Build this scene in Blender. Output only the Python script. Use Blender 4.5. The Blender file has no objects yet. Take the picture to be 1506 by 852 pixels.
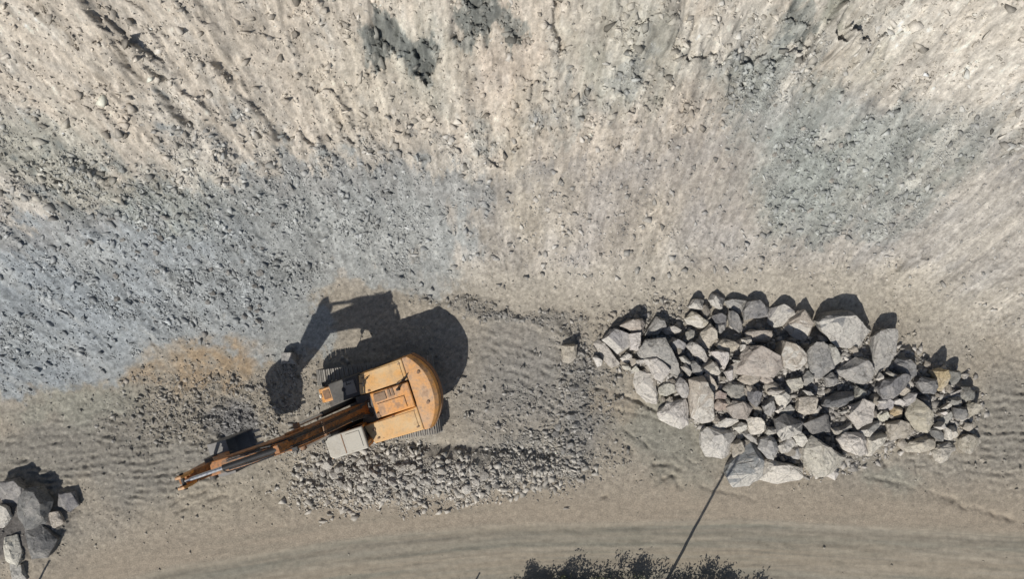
import bpy, bmesh, math, random
import numpy as np
from mathutils import Vector, Matrix, Euler

random.seed(7)
rng = np.random.default_rng(11)
scene = bpy.context.scene
COL = scene.collection

# ------------------------------------------------------------------ camera, sky, sun, exposure
cam_data = bpy.data.cameras.new("camera")
cam = bpy.data.objects.new("camera", cam_data)
COL.objects.link(cam)
cam.location = (0, 0, 35.0)                # drone looking straight down
cam.rotation_euler = (0, 0, 0)
cam_data.sensor_width = 36.0
cam_data.lens = 36.0 * 1075.0 / 1506.0
cam_data.clip_start = 0.1
cam_data.clip_end = 2000
scene.camera = cam

SUN_EL = math.radians(46)
SUN_H = Vector((-0.47, -0.883, 0)).normalized()      # horizontal direction towards the sun
world = bpy.data.worlds.new("World")
scene.world = world
world.use_nodes = True
wn = world.node_tree
wn.nodes.clear()
sky = wn.nodes.new("ShaderNodeTexSky")
sky.sky_type = 'NISHITA'
sky.sun_disc = False
sky.sun_elevation = SUN_EL
sky.sun_rotation = math.atan2(SUN_H.x, SUN_H.y)
bg = wn.nodes.new("ShaderNodeBackground")
bg.inputs[1].default_value = 0.07
wo = wn.nodes.new("ShaderNodeOutputWorld")
wn.links.new(sky.outputs[0], bg.inputs[0])
wn.links.new(bg.outputs[0], wo.inputs[0])

sun_data = bpy.data.lights.new("sun", 'SUN')
sun_data.energy = 4.2
sun_data.angle = math.radians(0.5)
sun_data.color = (1.0, 0.965, 0.915)
sun = bpy.data.objects.new("sun", sun_data)
COL.objects.link(sun)
sun.location = (-20, -40, 60)
to_sun = Vector((SUN_H.x * math.cos(SUN_EL), SUN_H.y * math.cos(SUN_EL), math.sin(SUN_EL)))
sun.rotation_euler = (-to_sun).to_track_quat('-Z', 'Y').to_euler()

scene.view_settings.view_transform = 'Standard'
scene.view_settings.look = 'None'
scene.view_settings.exposure = 0.14
scene.view_settings.gamma = 1.0
scene.view_settings.use_curve_mapping = False
scene.cycles.max_bounces = 4
scene.cycles.diffuse_bounces = 2

# ------------------------------------------------------------------ helpers
def tag(o, label=None, cat=None, group=None, kind=None):
    if label: o["label"] = label
    if cat: o["category"] = cat
    if group: o["group"] = group
    if kind: o["kind"] = kind
    return o


def empty(name, loc, rz=0.0):
    o = bpy.data.objects.new(name, None)
    o.location = loc
    o.rotation_euler = (0, 0, rz)
    o.empty_display_size = 0.3
    COL.objects.link(o)
    return o


class MB:
    """collects simple solids and links them as one mesh object"""
    def __init__(self):
        self.v, self.f = [], []

    def add(self, vs, fs):
        n = len(self.v)
        self.v += [tuple(p) for p in vs]
        self.f += [tuple(i + n for i in f) for f in fs]
        return self

    def box(self, c, s, rot=None):
        m = Euler(rot or (0, 0, 0)).to_matrix()
        vs = []
        for dz in (-.5, .5):
            for dx, dy in ((-.5, -.5), (.5, -.5), (.5, .5), (-.5, .5)):
                vs.append(Vector(c) + m @ Vector((dx * s[0], dy * s[1], dz * s[2])))
        return self.add(vs, [(3, 2, 1, 0), (4, 5, 6, 7), (0, 1, 5, 4), (1, 2, 6, 5), (2, 3, 7, 6), (3, 0, 4, 7)])

    def prism_xz(self, prof, y0, y1):
        """profile in x,z pulled along y"""
        n = len(prof)
        vs = [(x, y0, z) for x, z in prof] + [(x, y1, z) for x, z in prof]
        fs = [tuple(range(n)), tuple(range(2 * n - 1, n - 1, -1))]
        for i in range(n):
            j = (i + 1) % n
            fs.append((j, i, i + n, j + n))
        return self.add(vs, fs)

    def prism_xy(self, prof, z0, z1, top=1.0, shift=(0, 0)):
        n = len(prof)
        cx = sum(p[0] for p in prof) / n
        cy = sum(p[1] for p in prof) / n
        vs = [(x, y, z0) for x, y in prof]
        vs += [(cx + (x - cx) * top + shift[0], cy + (y - cy) * top + shift[1], z1) for x, y in prof]
        fs = [tuple(range(n - 1, -1, -1)), tuple(range(n, 2 * n))]
        for i in range(n):
            j = (i + 1) % n
            fs.append((i, j, j + n, i + n))
        return self.add(vs, fs)

    def cyl(self, p0, p1, r, n=14, r1=None):
        p0, p1 = Vector(p0), Vector(p1)
        q = (p1 - p0).to_track_quat('Z', 'Y')
        r1 = r if r1 is None else r1
        vs = []
        for p, rr in ((p0, r), (p1, r1)):
            for i in range(n):
                a = 2 * math.pi * i / n
                vs.append(p + q @ Vector((rr * math.cos(a), rr * math.sin(a), 0)))
        fs = [tuple(range(n - 1, -1, -1)), tuple(range(n, 2 * n))]
        for i in range(n):
            j = (i + 1) % n
            fs.append((i, j, j + n, i + n))
        return self.add(vs, fs)

    def tube(self, pts, r, n=8):
        for a, b in zip(pts[:-1], pts[1:]):
            self.cyl(a, b, r, n)
        return self

    def build(self, name, mat, parent=None, bevel=0.0):
        me = bpy.data.meshes.new(name)
        me.from_pydata(self.v, [], self.f)
        bm = bmesh.new()
        bm.from_mesh(me)
        bmesh.ops.recalc_face_normals(bm, faces=bm.faces)
        bm.to_mesh(me)
        bm.free()
        me.materials.append(mat)
        o = bpy.data.objects.new(name, me)
        COL.objects.link(o)
        if parent is not None:
            o.parent = parent
        if bevel > 0:
            b = o.modifiers.new("bevel", 'BEVEL')
            b.width = bevel
            b.segments = 2
            b.limit_method = 'ANGLE'
            b.angle_limit = math.radians(35)
        return o


# ------------------------------------------------------------------ materials
def new_mat(name):
    m = bpy.data.materials.new(name)
    m.use_nodes = True
    nt = m.node_tree
    nt.nodes.clear()
    out = nt.nodes.new("ShaderNodeOutputMaterial")
    b = nt.nodes.new("ShaderNodeBsdfPrincipled")
    nt.links.new(b.outputs[0], out.inputs[0])
    return m, nt, b


def N(nt, kind, **kw):
    n = nt.nodes.new(kind)
    for k, v in kw.items():
        if k.startswith("i_"):
            n.inputs[k[2:].replace("_", " ")].default_value = v
        else:
            setattr(n, k, v)
    return n


def mixc(nt, fac, a, b, blend='MIX'):
    n = nt.nodes.new("ShaderNodeMix")
    n.data_type = 'RGBA'
    n.blend_type = blend
    for s, v in ((0, fac), (6, a), (7, b)):
        if hasattr(v, "links"):
            nt.links.new(v, n.inputs[s])
        else:
            n.inputs[s].default_value = v if s == 0 else (v[0], v[1], v[2], 1)
    return n.outputs[2]


def ramp(nt, src, p0, p1, c0=(0, 0, 0), c1=(1, 1, 1)):
    r = nt.nodes.new("ShaderNodeValToRGB")
    r.color_ramp.elements[0].position = p0
    r.color_ramp.elements[1].position = p1
    r.color_ramp.elements[0].color = (*c0, 1)
    r.color_ramp.elements[1].color = (*c1, 1)
    nt.links.new(src, r.inputs[0])
    return r.outputs[0]


def noise(nt, co, scale, detail=5, rough=0.6):
    n = N(nt, "ShaderNodeTexNoise")
    n.inputs["Scale"].default_value = scale
    n.inputs["Detail"].default_value = detail
    n.inputs["Roughness"].default_value = rough
    nt.links.new(co, n.inputs["Vector"])
    return n.outputs["Fac"]


def bump(nt, b, h, strength, dist):
    n = N(nt, "ShaderNodeBump")
    n.inputs["Strength"].default_value = strength
    n.inputs["Distance"].default_value = dist
    nt.links.new(h, n.inputs["Height"])
    nt.links.new(n.outputs[0], b.inputs["Normal"])


def earth_mat(name, grain):
    m, nt, b = new_mat(name)
    co = N(nt, "ShaderNodeTexCoord").outputs["Object"]
    at = N(nt, "ShaderNodeAttribute", attribute_name="Col").outputs["Color"]
    n1 = noise(nt, co, 3.0, 8, 0.7)
    n2 = noise(nt, co, 14.0, 6, 0.75)
    v = ramp(nt, n1, 0.3, 0.72, (.80, .80, .80), (1.18, 1.18, 1.18))
    w = ramp(nt, n2, 0.32, 0.7, (.76, .76, .77), (1.22, 1.22, 1.2))
    c = mixc(nt, 1.0, at, v, 'MULTIPLY')
    c = mixc(nt, grain, c, mixc(nt, 1.0, c, w, 'MULTIPLY'))
    nt.links.new(c, b.inputs["Base Color"])
    b.inputs["Roughness"].default_value = 0.96
    b.inputs["Specular IOR Level"].default_value = 0.15
    mx = N(nt, "ShaderNodeMath", operation='MULTIPLY_ADD')
    n3 = noise(nt, co, 34.0, 3, 0.6)
    nt.links.new(n3, mx.inputs[0]); mx.inputs[1].default_value = 0.4
    nt.links.new(n2, mx.inputs[2])
    bump(nt, b, mx.outputs[0], 0.5 * grain + 0.05, 0.07)
    return m


def stone_mat(name, sunlit_break=False):
    """broken rock: the object's own tone, paler dust in patches, fine cracks"""
    m, nt, b = new_mat(name)
    co = N(nt, "ShaderNodeTexCoord").outputs["Object"]
    oi = N(nt, "ShaderNodeObjectInfo")
    base = oi.outputs["Color"]
    add = N(nt, "ShaderNodeVectorMath", operation='MULTIPLY_ADD')
    add.inputs[1].default_value = (1, 1, 1)
    nt.links.new(co, add.inputs[0])
    comb = N(nt, "ShaderNodeCombineXYZ")
    ml = N(nt, "ShaderNodeMath", operation='MULTIPLY'); ml.inputs[1].default_value = 50.0
    nt.links.new(oi.outputs["Random"], ml.inputs[0])
    for i in range(3):
        nt.links.new(ml.outputs[0], comb.inputs[i])
    nt.links.new(comb.outputs[0], add.inputs[2])
    p = add.outputs[0]
    n1 = noise(nt, p, 1.4, 6, 0.65)
    n2 = noise(nt, p, 7.0, 8, 0.7)
    n3 = noise(nt, p, 28.0, 4, 0.7)
    c = mixc(nt, ramp(nt, n1, 0.45, 0.62), base, (.48, .45, .40))
    c = mixc(nt, 0.36, base, c)
    if sunlit_break:
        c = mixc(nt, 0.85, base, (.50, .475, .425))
    c = mixc(nt, 1.0, c, ramp(nt, n2, 0.3, 0.7, (.70, .70, .71), (1.32, 1.30, 1.27)), 'MULTIPLY')
    vo = N(nt, "ShaderNodeTexVoronoi", feature='DISTANCE_TO_EDGE')
    vo.inputs["Scale"].default_value = 1.5
    wv = N(nt, "ShaderNodeVectorMath", operation='MULTIPLY_ADD')
    wv.inputs[1].default_value = (.5, .5, .5)
    nn = N(nt, "ShaderNodeTexNoise"); nn.inputs["Scale"].default_value = 2.5; nn.inputs["Detail"].default_value = 5
    nt.links.new(p, nn.inputs["Vector"]); nt.links.new(nn.outputs["Color"], wv.inputs[0]); nt.links.new(p, wv.inputs[2])
    nt.links.new(wv.outputs[0], vo.inputs["Vector"])
    c = mixc(nt, 1.0, c, ramp(nt, vo.outputs["Distance"], 0.0, 0.025, (.5, .49, .47), (1, 1, 1)), 'MULTIPLY')
    c = mixc(nt, 1.0, c, ramp(nt, n3, 0.3, 0.7, (.88, .88, .88), (1.1, 1.1, 1.1)), 'MULTIPLY')
    nt.links.new(c, b.inputs["Base Color"])
    b.inputs["Roughness"].default_value = 0.93
    b.inputs["Specular IOR Level"].default_value = 0.2
    mx = N(nt, "ShaderNodeMath", operation='MULTIPLY_ADD')
    nt.links.new(n3, mx.inputs[0]); mx.inputs[1].default_value = 0.25
    nt.links.new(n2, mx.inputs[2])
    bump(nt, b, mx.outputs[0], 0.9, 0.10)
    return m


def rubble_mat(name):
    m, nt, b = new_mat(name)
    co = N(nt, "ShaderNodeTexCoord").outputs["Object"]
    at = N(nt, "ShaderNodeAttribute", attribute_name="Col").outputs["Color"]
    c = mixc(nt, 1.0, at, ramp(nt, noise(nt, co, 20.0, 4), .3, .7, (.8, .8, .8), (1.2, 1.2, 1.2)), 'MULTIPLY')
    nt.links.new(c, b.inputs["Base Color"])
    b.inputs["Roughness"].default_value = 0.95
    b.inputs["Specular IOR Level"].default_value = 0.15
    return m


def paint_mat(name, col, dust, rough=0.45, dust_col=(.44, .385, .30), metal=0.0, grime=0.5, stain=None):
    """painted steel with settled dust on its upper faces and worn, grimy patches"""
    m, nt, b = new_mat(name)
    co = N(nt, "ShaderNodeTexCoord").outputs["Object"]
    geo = N(nt, "ShaderNodeNewGeometry")
    sep = N(nt, "ShaderNodeSeparateXYZ")
    nt.links.new(geo.outputs["Normal"], sep.inputs[0])
    up = ramp(nt, sep.outputs[2], 0.35, 0.95)
    n1 = noise(nt, co, 1.3, 6, 0.6)
    n2 = noise(nt, co, 9.0, 6, 0.7)
    f = N(nt, "ShaderNodeMath", operation='MULTIPLY')
    nt.links.new(up, f.inputs[0])
    nt.links.new(ramp(nt, n1, 0.28, 0.62), f.inputs[1])
    f2 = N(nt, "ShaderNodeMath", operation='MULTIPLY_ADD')
    f2.use_clamp = True
    nt.links.new(f.outputs[0], f2.inputs[0])
    f2.inputs[1].default_value = dust
    f2.inputs[2].default_value = dust * 0.25
    g = mixc(nt, ramp(nt, n2, 0.45, 0.7), col, tuple(c * (1 - grime) for c in col))
    n3 = noise(nt, co, 2.6, 7, 0.72)
    if stain:
        g = mixc(nt, ramp(nt, n3, 0.5, 0.62), g, stain)
    c = mixc(nt, f2.outputs[0], g, dust_col)
    if stain:
        ml = N(nt, "ShaderNodeMath", operation='MULTIPLY')
        nt.links.new(ramp(nt, n3, 0.54, 0.66), ml.inputs[0]); ml.inputs[1].default_value = 0.55
        c = mixc(nt, ml.outputs[0], c, stain)
    nt.links.new(c, b.inputs["Base Color"])
    r = ramp(nt, n2, 0.3, 0.7, (rough - .1,) * 3, (rough + .25,) * 3)
    nt.links.new(r, b.inputs["Roughness"])
    b.inputs["Metallic"].default_value = metal
    bump(nt, b, n2, 0.15, 0.01)
    return m


def leaf_mat(name, c0, c1):
    m, nt, b = new_mat(name)
    geo = N(nt, "ShaderNodeNewGeometry")
    c = mixc(nt, geo.outputs["Random Per Island"], c0, c1)
    nt.links.new(c, b.inputs["Base Color"])
    b.inputs["Roughness"].default_value = 0.7
    return m


M = {
    "ground": earth_mat("quarry_earth", 1.0),
    "road": earth_mat("packed_dirt", 0.45),
    "stone": stone_mat("broken_stone"),
    "sunlit_break": stone_mat("sunlit_break_stone", sunlit_break=True),  # paler broken stone, laid on sunward faces as painted sunlight
    "rubble": rubble_mat("rubble_stone"),
    "orange": paint_mat("orange_paint", (.66, .27, .03), 0.42, stain=(.30, .13, .035)),
    "orange_dusty": paint_mat("dusty_orange_paint", (.62, .28, .045), .70, dust_col=(.58, .415, .22), stain=(.33, .17, .06)),
    "orange_hood": paint_mat("hood_orange_paint", (.66, .255, .022), 0.32, stain=(.30, .13, .035)),
    "boom": paint_mat("boom_orange_paint", (.36, .125, .02), 0.2, grime=0.85, dust_col=(.26, .17, .09), stain=(.07, .045, .025)),
    "roof": paint_mat("cab_roof_paint", (.38, .36, .31), 0.9, dust_col=(.42, .39, .32), stain=(.27, .24, .19)),
    "steel": paint_mat("track_steel", (.20, .19, .175), 0.6, rough=0.6, dust_col=(.34, .31, .26)),
    "dark": paint_mat("dark_steel", (.035, .034, .033), 0.35, rough=0.55, dust_col=(.20, .18, .15)),
    "bucket": paint_mat("bucket_steel", (.12, .115, .108), 1.0, rough=0.7, dust_col=(.21, .20, .185)),
    "black": paint_mat("black_rubber", (.018, .018, .018), 0.15, rough=0.5, dust_col=(.1, .09, .08)),
    "brown": paint_mat("rusty_brown_paint", (.22, .095, .035), 0.4, rough=0.7, dust_col=(.3, .24, .17)),
    "chrome": paint_mat("cylinder_rod_chrome", (.55, .55, .55), 0.1, rough=0.3, metal=0.9, grime=0.2),
    "leaf": leaf_mat("dusty_dark_leaf", (.040, .050, .022), (.115, .125, .06)),
    "stem": paint_mat("shrub_bark", (.07, .055, .04), 0.2, rough=0.8),
    "post": paint_mat("weathered_post_paint", (.12, .115, .105), 0.2, rough=0.7),
}
gl, gnt, gb = new_mat("cab_glass")
gb.inputs["Base Color"].default_value = (.03, .035, .04, 1)
gb.inputs["Roughness"].default_value = 0.08
M["glass"] = gl
lm, lnt, lb = new_mat("lamp_lens")
lb.inputs["Base Color"].default_value = (.7, .68, .6, 1)
lb.inputs["Roughness"].default_value = 0.15
M["lens"] = lm

# ------------------------------------------------------------------ terrain as a height field (numpy)
def _hash(ix, iy, seed):
    h = (ix.astype(np.int64) * 374761393 + iy.astype(np.int64) * 668265263 + seed * 974711) & 0x7fffffff
    h = ((h ^ (h >> 13)) * 1274126177) & 0x7fffffff
    h = (h ^ (h >> 16)) & 0x7fffffff
    return h


def pn(x, y, seed=0):
    """gradient noise, about -1..1"""
    x0 = np.floor(x); y0 = np.floor(y)
    fx = x - x0; fy = y - y0
    u = fx * fx * fx * (fx * (fx * 6 - 15) + 10)
    v = fy * fy * fy * (fy * (fy * 6 - 15) + 10)
    def g(dx, dy):
        a = _hash(x0 + dx, y0 + dy, seed) * (2 * np.pi / 0x7fffffff)
        return np.cos(a) * (fx - dx) + np.sin(a) * (fy - dy)
    a = g(0, 0); b = g(1, 0); c = g(0, 1); d = g(1, 1)
    return 1.5 * ((a * (1 - u) + b * u) * (1 - v) + (c * (1 - u) + d * u) * v)


def fbm(x, y, seed=0, oct=5, rough=0.5):
    s = 0; amp = 1.0; tot = 0
    for o in range(oct):
        s = s + amp * pn(x, y, seed + 17 * o)
        tot += amp
        amp *= rough
        x = x * 2.03 + 5.3; y = y * 2.03 + 1.7
    return s / tot


def cells(x, y, seed=0):
    """cellular noise: distance to the nearest seed point and that cell's random number"""
    x0 = np.floor(x); y0 = np.floor(y)
    best = np.full(x.shape, 9.0); rid = np.zeros(x.shape)
    for dx in (-1, 0, 1):
        for dy in (-1, 0, 1):
            h1 = _hash(x0 + dx, y0 + dy, seed) / 0x7fffffff
            h2 = _hash(x0 + dx, y0 + dy, seed + 77) / 0x7fffffff
            d = np.hypot(x0 + dx + h1 - x, y0 + dy + h2 - y)
            m = d < best
            best = np.where(m, d, best)
            rid = np.where(m, _hash(x0 + dx, y0 + dy, seed + 154) / 0x7fffffff, rid)
    return best, rid


def sstep(a, b, x):
    t = np.clip((x - a) / (b - a), 0, 1)
    return t * t * (3 - 2 * t)


def softplus(x, k=0.6):
    return k * np.logaddexp(0, x / k)


TOE_X = np.array([-60, -24.5, -18, -12.2, -9, -3.7, 1.5, 4.8, 9.7, 17.8, 21.7, 24.5, 31, 60])
TOE_Y = np.array([-6.5, -5.4, -3.4, -1.8, 0.2, 0.2, 0.0, -0.3, 0.4, 0.2, -1.6, -2.8, -4.2, -5])
CLF_X = np.array([-60, -25, -15, -8, 0, 6, 11, 16, 22, 27, 60])
CLF_D = np.array([9.0, 9.0, 7.6, 6.2, 6.0, 7.0, 8.3, 8.6, 8.4, 8.0, 8.0])
ROAD_X = np.array([-300, -60, -19.6, -16.4, -11.5, -8.2, 0, 11.3, 24.5, 40, 300])
ROAD_Y = np.array([-60, -27, -14.2, -13.3, -12.5, -12.0, -11.2, -11.05, -11.7, -12.4, -30])


def base_z(x, y):
    x = np.asarray(x, float); y = np.asarray(y, float)
    d = y - np.interp(x, TOE_X, TOE_Y)
    z = 0.60 * softplus(d - 0.4, 0.7) + 0.55 * softplus(d - np.interp(x, CLF_X, CLF_D), 0.8)
    return 17.5 - softplus(17.5 - z, 1.2)


def survey(px, py):
    """photo mark -> point on the smooth terrain"""
    z = 0.0
    for _ in range(30):
        k = (35.0 - z) / 1075.0
        x, y = (px - 753) * k, (426 - py) * k
        z = 0.5 * z + 0.5 * float(base_z(x, y))
    return x, y


def rect_dist(X, Y, pts):
    """distance from grid points to a polyline in metres"""
    best = np.full(X.shape, 1e9)
    for (ax, ay), (bx, by) in zip(pts[:-1], pts[1:]):
        dx, dy = bx - ax, by - ay
        t = np.clip(((X - ax) * dx + (Y - ay) * dy) / (dx * dx + dy * dy + 1e-9), 0, 1)
        best = np.minimum(best, np.hypot(X - ax - t * dx, Y - ay - t * dy))
    return best


def axis(lo, hi, step, far):
    core = np.arange(lo, hi + step / 2, step)
    a = [hi]; s = step
    while a[-1] < far:
        s *= 1.28
        a.append(a[-1] + s)
    b = [lo]; s = step
    while b[-1] > -far:
        s *= 1.28
        b.append(b[-1] - s)
    return np.concatenate([np.array(b[1:])[::-1], core, np.array(a[1:])])


GX = axis(-26.5, 26.5, 0.055, 420)
GY = axis(-15.5, 13.0, 0.055, 420)
X, Y = np.meshgrid(GX, GY)
print("grid", X.shape)
FAN = X / (1 + 0.042 * np.maximum(Y + 3, -8))                    # lines running down the face, fanning outwards
_up = sstep(-1, 4, Y)
WX = X + 1.1 * fbm(X * .35, Y * .35, 3, 4) + 0.45 * fbm(X * 1.4, Y * 1.4, 4, 4, .6)
WY = Y + 1.1 * fbm(X * .35, Y * .35, 8, 4) + 0.45 * fbm(X * 1.4, Y * 1.4, 9, 4, .6) + _up * (1.3 * fbm(FAN * .9, Y * .15, 12, 4, .6) + .6 * fbm(FAN * 3, Y * .5, 13, 3))


def blob(px, py, rx, ry, ang=0, soft=0.55, warp=1.0):
    """soft patch round a surveyed point, radii in photo marks (about 3 cm each)"""
    cx, cy = survey(px, py)
    k = 1 / 30.7
    dx = (X + (WX - X) * warp) - cx
    dy = (Y + (WY - Y) * warp) - cy
    a = math.radians(ang)
    u = (dx * math.cos(a) + dy * math.sin(a)) / (rx * k)
    v = (-dx * math.sin(a) + dy * math.cos(a)) / (ry * k)
    r = np.sqrt(u * u + v * v)
    return 1 - sstep(1 - soft, 1 + soft * 0.6, r)


def patches(lst, **kw):
    m = np.zeros(X.shape)
    for p in lst:
        w = p[5] if len(p) > 5 else 1.0
        m = np.maximum(m, w * blob(*p[:5], **kw))
    return m


D = Y - np.interp(X, TOE_X, TOE_Y)
slope = sstep(-0.6, 1.6, D)
cliff = sstep(-1.2, 0.2, D + _up * (1.2 * fbm(FAN * .9, Y * .15, 12, 4, .6) + .5 * fbm(FAN * 3, Y * .5, 13, 3)) - np.interp(X, CLF_X, CLF_D) + 1.0 * fbm(X * .3, Y * .1, 21, 3))
roadv = np.interp(X, ROAD_X, ROAD_Y) - Y                      # >0 on the road
road = sstep(-0.15, 0.25, roadv + 0.12 * fbm(X * .5, Y * .5, 31, 3))
verge = sstep(-3.2, -0.4, roadv + 0.5 * fbm(X * .3, Y * .5, 32, 3))

# --- height
Z = base_z(X, Y)
Z += slope * (0.45 * fbm(FAN * .22, Y * .10, 41, 3) + 0.16 * fbm(FAN * .8, Y * .22, 42, 4))
wx = FAN + .35 * fbm(X * 1.1, Y * 1.1, 143, 4, .6)
wy = Y + .35 * fbm(X * 1.1, Y * 1.1, 144, 4, .6)
lump = fbm(FAN * 1.5, Y * .75, 43, 5, 0.62)
lump2 = fbm(FAN * 3.4, Y * 1.8, 47, 4, 0.6)
cd1, cr1 = cells(wx * 1.25, wy * .75, 301)             # big broken blocks of the face
cd2, cr2 = cells(wx * 3.6 + 4, wy * 2.3, 302)           # hand-sized blocks
cd4, cr4 = cells(wx * 2.1 + 9, wy * 1.2 + .4 * lump2, 305)
cd3, cr3 = cells(X * 6.5 + .5 * lump2, Y * 6.5 + .5 * lump, 303)   # clods
jag = .25 + .75 * sstep(-.25, .25, fbm(FAN * .55, Y * .4, 304, 4))
Z += cliff * (0.22 * lump + jag * (.34 * (cr1 - .5) + .30 * (cr4 - .5) * (cr4 > .3) + .26 * (cr2 - .5) * (cr2 > .25)) - .16 * (1 - jag) * cd1 + .05 * np.abs(lump2))
gritty = fbm(X * 4.2, Y * 4.2, 44, 4, 0.75)
rough_patch = 0.5 + 0.5 * np.clip(1.6 * fbm(X * .45, Y * .45, 45, 4), -1, 1)
clod = np.sqrt(np.maximum(0, .30 - cd3 ** 2)) * (cr3 > .45) * cr3
rough2 = sstep(.35, .75, rough_patch)
Z += slope * (.11 * clod * (.12 + rough2))
Z += slope * (1 - cliff) * (jag * .13 * (cr2 - .5) * rough2 + .10 * (cr4 - .5) * rough2 + 0.05 * gritty * (0.2 + 1.1 * rough2) + 0.06 * fbm(X * 1.3, Y * 1.3, 46, 4))
flat = (1 - slope) * (1 - road)
Z += flat * (1 - .8 * verge) * (0.035 * gritty * (0.3 + rough_patch) + .08 * clod * rough_patch + 0.10 * fbm(X * .5, Y * .5, 51, 4) + 0.05 * fbm(X * 1.5, Y * 1.5, 52, 3))
Z += (verge * 0.02 + road * 0.015) * fbm(X * .8, roadv * 3.0, 53, 4)
Z -= road * .03 * (np.exp(-((roadv - .95) / .22) ** 2) + np.exp(-((roadv - 2.65) / .22) ** 2)) * (1 + .8 * fbm(X * 1.5, roadv * 4, 55, 3))
Z -= road * 0.05 * np.exp(-((roadv - 0.35 - .1 * fbm(X * .3, Y * 0, 54, 2)) / .25) ** 2)

# outcrops and hollows in the face
knob = patches([(585, 58, 55, 26, -15), (700, 40, 26, 26, 0, .8), (740, 60, 20, 16, 0, .6), (1175, 25, 26, 22, 0, .6)], soft=.5)
Z += knob * (0.8 * fbm(X * 1.6, Y * 1.3, 61, 5, .65) - 0.35 + .45 * (cr2 - .5) + .3 * (cr1 - .5))
for p, h in (((150, 60, 60, 14, -35), .5), ((245, 145, 16, 34, 20), -.5), ((520, 185, 14, 30, 20), -.4),
             ((345, 110, 14, 18, 0), -.4), ((1110, 70, 50, 26, 0), -.5), ((1195, 85, 40, 14, 10), .6),
             ((1240, 75, 40, 14, -5), .6), ((1040, 40, 8, 26, 10), -.4), ((960, 85, 36, 16, 0), -.3),
             ((820, 40, 6, 30, 0), -.45), ((440, 210, 60, 10, -35), .3), ((820, 330, 30, 60, 20), .12)):
    Z += h * blob(*p, soft=.6)

# spoil, rubble banks, ruts
berm = patches([(640, 705, 170, 26, 4), (540, 715, 90, 24, 6), (730, 690, 90, 24, 0, .8)], soft=.6)
Z += berm * (0.20 + 0.20 * fbm(X * 1.6, Y * 1.6, 71, 4))
bank = patches([(850, 560, 30, 30, 0, .8), (852, 640, 24, 50, -10, .8), (700, 462, 100, 12, -12, .7), (820, 500, 50, 14, -35, .8)], soft=.6)
Z += bank * 0.14 * (1 + fbm(X * 2, Y * 2, 72, 4))
spoil = patches([(22, 775, 70, 62, 0)], soft=.5)
Z += spoil * 0.5
mound = patches([(1120, 570, 120, 75, -8), (1230, 570, 120, 85, -8), (1340, 590, 90, 55, -12), (1000, 540, 80, 45, -15), (1180, 640, 100, 45, -5)], soft=.5, warp=.4)
Z += mound * 0.40
pit = patches([(340, 622, 34, 40, 0)], soft=.5)
Z -= pit * 0.22
trench = np.exp(-(rect_dist(X, Y, [survey(*p) for p in ((600, 655), (680, 657), (760, 664), (810, 668))]) / .32) ** 2)
Z -= trench * .24

def cleats(mask, ang, period, amp, seed):
    """grouser prints: short crisp bars side by side in lanes as wide as a track shoe"""
    a = math.radians(ang)
    wx_ = X + 0.35 * fbm(X * .25, Y * .25, seed + 5, 3)
    wy_ = Y + 0.30 * fbm(X * .3, Y * .3, seed, 3) + .10 * fbm(X * 2.6, Y * 2.6, seed + 1, 4, .65)
    s = -wx_ * math.sin(a) + wy_ * math.cos(a)
    t = (wx_ * math.cos(a) + wy_ * math.sin(a)) / .92 + .25 * wy_
    lane = np.floor(t); f = t - lane
    ph = _hash(lane, lane * 0 + 3, seed) / 0x7fffffff
    tilt = (_hash(lane, lane * 0 + 9, seed) / 0x7fffffff - .5) * .5
    w = np.sin((s / period + ph + tilt * f) * 2 * math.pi)
    w = np.sign(w) * np.abs(w) ** .55
    edge = sstep(.0, .12, f) * sstep(1.0, .88, f)
    brk = np.clip(.6 + 2.2 * fbm(X * 1.3, Y * 1.5, seed + 2, 5, .7), 0, 1.5)
    return mask * amp * brk * w * edge * (.25 + .75 * sstep(-.15, .2, fbm(X * .55, Y * .8, seed + 7, 4, .6)))

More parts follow.
